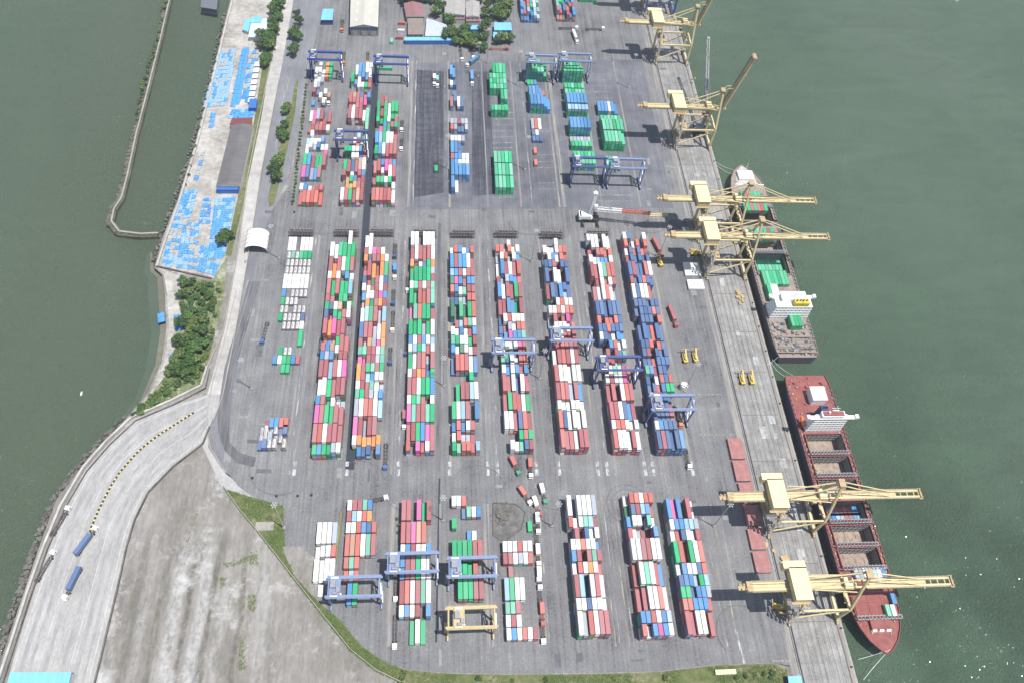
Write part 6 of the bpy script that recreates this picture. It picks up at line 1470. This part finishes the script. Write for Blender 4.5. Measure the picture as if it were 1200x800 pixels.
while k < 95:
    x, y = rg.uniform(158,258), rg.uniform(328,486)
    if not inpoly(x, y, GP): continue
    k += 1; tree(x, y, rg.uniform(1.0,2.4), f'scrubby bush under the coastal grove, number {k}' if False else 'scrubby low bush among the trees of the coastal grove', 'scrub in the coastal grove', 1)
# tufts of ground cover over the verges
areas = [([(294,645),(302,645),(302,662),(292,660)], 90), ([(291,697),(300,697),(298,716),(290,714)], 110), ([(282,735),(290,735),(288,785),(279,785)], 260), ([(225,600),(232,600),(222,650),(216,650)], 30), ([(259,676),(265,676),(264,688),(258,688)], 40), ([(262,660),(300,648),(302,653),(264,667)], 120), ([(262,572),(300,584),(332,592),(334,640),(345,675),(372,704),(400,728),(425,758),(452,776),(478,786),(470,800),(440,786),(410,762),(378,722),(345,680),(322,650),(300,622),(280,598)], 5200),
         ([(470,786),(530,791),(600,792),(700,791),(770,789),(840,781),(905,779),(922,784),(926,815),(450,815)], 4200), ([(202,440),(236,420),(236,450),(170,484),(155,488)], 1500), ([(262,330),(250,400),(237,440),(205,460),(200,440),(215,330)], 2500)]
cl = []; rd = random.Random(4)
for poly, n_ in areas:
    P = gp(poly); xs_ = [p[0] for p in P]; ys_ = [p[1] for p in P]; k = 0
    while k < n_:
        x, y = rd.uniform(min(xs_), max(xs_)), rd.uniform(min(ys_), max(ys_))
        if not inpoly(x, y, P): continue
        k += 1
        if math.sin(x*.21+1.3)*math.sin(y*.17)+math.sin(x*.07+y*.11) < -.35+rd.uniform(-.4,.4): continue
        cl.append((x, y, .25, rd.uniform(.5,1.1)))
o = leafmesh('undergrowth', cl, 4, .28, m_leaf[2], 77, flat=.35); tag(o, kind='stuff')
# ------------------------------------------------------------------ make the containers: the 300 that show largest are objects of their own
def proj_area(c):
    x, y, z, rz, ch, lg, top, info = c
    L_ = 12.19 if lg else 6.06
    def pj(px, py, pz):
        v = Vector((px, py, pz-H)); return (600+F*Xw_.dot(v)/-Zd.dot(v), 400-F*Yd.dot(v)/-Zd.dot(v))
    # camera axes in world space
    q = []
    cs, sn = math.cos(rz), math.sin(rz)
    for a, b_ in ((-1.2,-L_/2),(1.2,-L_/2),(1.2,L_/2),(-1.2,L_/2)):
        q.append(pj(x+a*cs-b_*sn, y+a*sn+b_*cs, z+2.59))
    A = abs(sum(q[i][0]*q[(i+1)%4][1]-q[(i+1)%4][0]*q[i][1] for i in range(4)))/2
    cx, cy = sum(p[0] for p in q)/4, sum(p[1] for p in q)/4
    return A if (0 < cx < 1200 and 0 < cy < 800) else 0
Mc = M.to_3x3(); Xw_ = Mc.col[0]; Yd = Mc.col[1]; Zd = Mc.col[2]
def blkname(n):
    return n
tops = [(proj_area(c), i) for i, c in enumerate(CT) if c[6] and c[7] is not None and c[4] != 'k' and c[7][0] != 'SAx']
tops.sort(reverse=True)
pick = set(i for a, i in tops[:300])
def clabel(c, k):
    nm, desc, ci, idx = c[7]; col = PAL[c[4]][0]; sz = 'long' if c[5] else 'short'
    if nm == 'TK':
        return None
    if nm == 'LO': return f'{col} {sz} container {desc}'
    if nm[0] == 'S': return f'{col} {sz} container, {ORD[ci]} from the left, {desc}'
    near = 'nearest in' if idx == 0 else ORD[idx]+' from near end of'
    return f'{col} {sz} container, {near} {ORD[ci]} column, {desc}'
used = {}
def trklabel(c):
    return f'{PAL[c[4]][0]} {"long" if c[5] else "short"} container carried by a truck'
tk = 0
desc_tk = {}
objs = 0
rest = []
for i, c in enumerate(CT):
    if i in pick or (c[7] is not None and c[7][0] in ('TK','LO') ):
        x, y, z, rz, ch, lg, top, info = c
        o = bpy.data.objects.new('shipping_container', cmesh(ch, lg)); C.objects.link(o); o.location = (x,y,z+.06); o.rotation_euler = (0,0,rz + (math.pi if random.random() < .4 and rz == 0 else 0))
        if info[0] == 'TK':
            short = info[1].split(' hauling')[0]
            lab = f'{PAL[ch][0]} {"long" if lg else "short"} container on the '+info[1].replace('truck hauling','truck').replace('hauling','with')
            lab = ' '.join(lab.replace(',','').split()[:16])
        else: lab = clabel(c, i)
        ws = lab.split()
        if len(ws) > 16: lab = ' '.join(ws[:16])
        if lab in used: print('DUP LABEL', lab)
        used[lab] = 1
        tag(o, lab, 'container', 'shipping containers'); objs += 1
    else: rest.append(c)
print('containers', len(CT), 'individual', objs)
# everything else in the far and hidden stacks: one object
def mass(cs, name, tankonly):
    V = []; Fc = []; Mi = []; Rn = []; keys = sorted(PAL); mats = [CM[k] for k in keys]+[m_tankframe]
    tk_v = None
    for (x, y, z, rz, ch, lg, top, info) in cs:
        L_ = 12.19 if lg else 6.06; mi = keys.index(ch); cs_, sn = math.cos(rz), math.sin(rz); rv = random.random()
        if ch == 'k':
            me = cmesh('k', False); n = len(V)
            V += [(x+v.co.x*cs_-v.co.y*sn, y+v.co.x*sn+v.co.y*cs_, z+.06+v.co.z) for v in me.vertices]
            for p in me.polygons: Fc.append([n+q for q in p.vertices]); Mi.append(mi if p.material_index == 0 else len(keys)); Rn.append(rv)
            continue
        n = len(V); a, h2 = 1.22, L_/2; zt = z+.06+CH; z0 = z+.06
        pts = [(-a,-h2,z0),(a,-h2,z0),(a,h2,z0),(-a,h2,z0),(-a,-h2,zt),(a,-h2,zt),(a,h2,zt),(-a,h2,zt),
               (-a+.12,-h2+.14,zt),(a-.12,-h2+.14,zt),(a-.12,h2-.14,zt),(-a+.12,h2-.14,zt),(-a+.12,-h2+.14,zt-.07),(a-.12,-h2+.14,zt-.07),(a-.12,h2-.14,zt-.07),(-a+.12,h2-.14,zt-.07)]
        V += [(x+p[0]*cs_-p[1]*sn, y+p[0]*sn+p[1]*cs_, p[2]) for p in pts]
        for f_ in ((0,1,5,4),(1,2,6,5),(2,3,7,6),(3,0,4,7),(4,5,9,8),(5,6,10,9),(6,7,11,10),(7,4,8,11),(8,9,13,12),(9,10,14,13),(10,11,15,14),(11,8,12,15),(12,13,14,15)):
            Fc.append([n+q for q in f_]); Mi.append(mi); Rn.append(rv)
    me = bpy.data.meshes.new(name); me.from_pydata(V, [], Fc)
    for m in mats: me.materials.append(m)
    me.polygons.foreach_set('material_index', Mi)
    at = me.attributes.new('rnd', 'FLOAT', 'FACE'); at.data.foreach_set('value', Rn); me.update()
    o = bpy.data.objects.new(name, me); C.objects.link(o); tag(o, kind='stuff'); return o
mass([c for c in rest if c[4] != 'k'], 'stacked_containers', False)
mass([c for c in rest if c[4] == 'k'], 'stacked_tank_containers', True)
if '_first' : 
    for o in bpy.data.objects:
        if '_first' in o: del o['_first']

# ------------------------------------------------------------------ thin coastal haze
hz = MB(); hz.box((0, 1950, (H+12+WZ-3)/2), (7600, 5900, H+12-(WZ-3)))
hm = bpy.data.materials.new('haze_air'); hm.use_nodes = True; hn = hm.node_tree
for n_ in list(hn.nodes):
    if n_.type == 'BSDF_PRINCIPLED': hn.nodes.remove(n_)
pv = hn.nodes.new('ShaderNodeVolumePrincipled'); pv.inputs['Density'].default_value = 0.00011; pv.inputs['Color'].default_value = (.86,.93,1.0,1); pv.inputs['Anisotropy'].default_value = .2
hn.links.new(pv.outputs[0], [n_ for n_ in hn.nodes if n_.type == 'OUTPUT_MATERIAL'][0].inputs['Volume'])
ho = hz.build('haze', hm); tag(ho, kind='stuff')
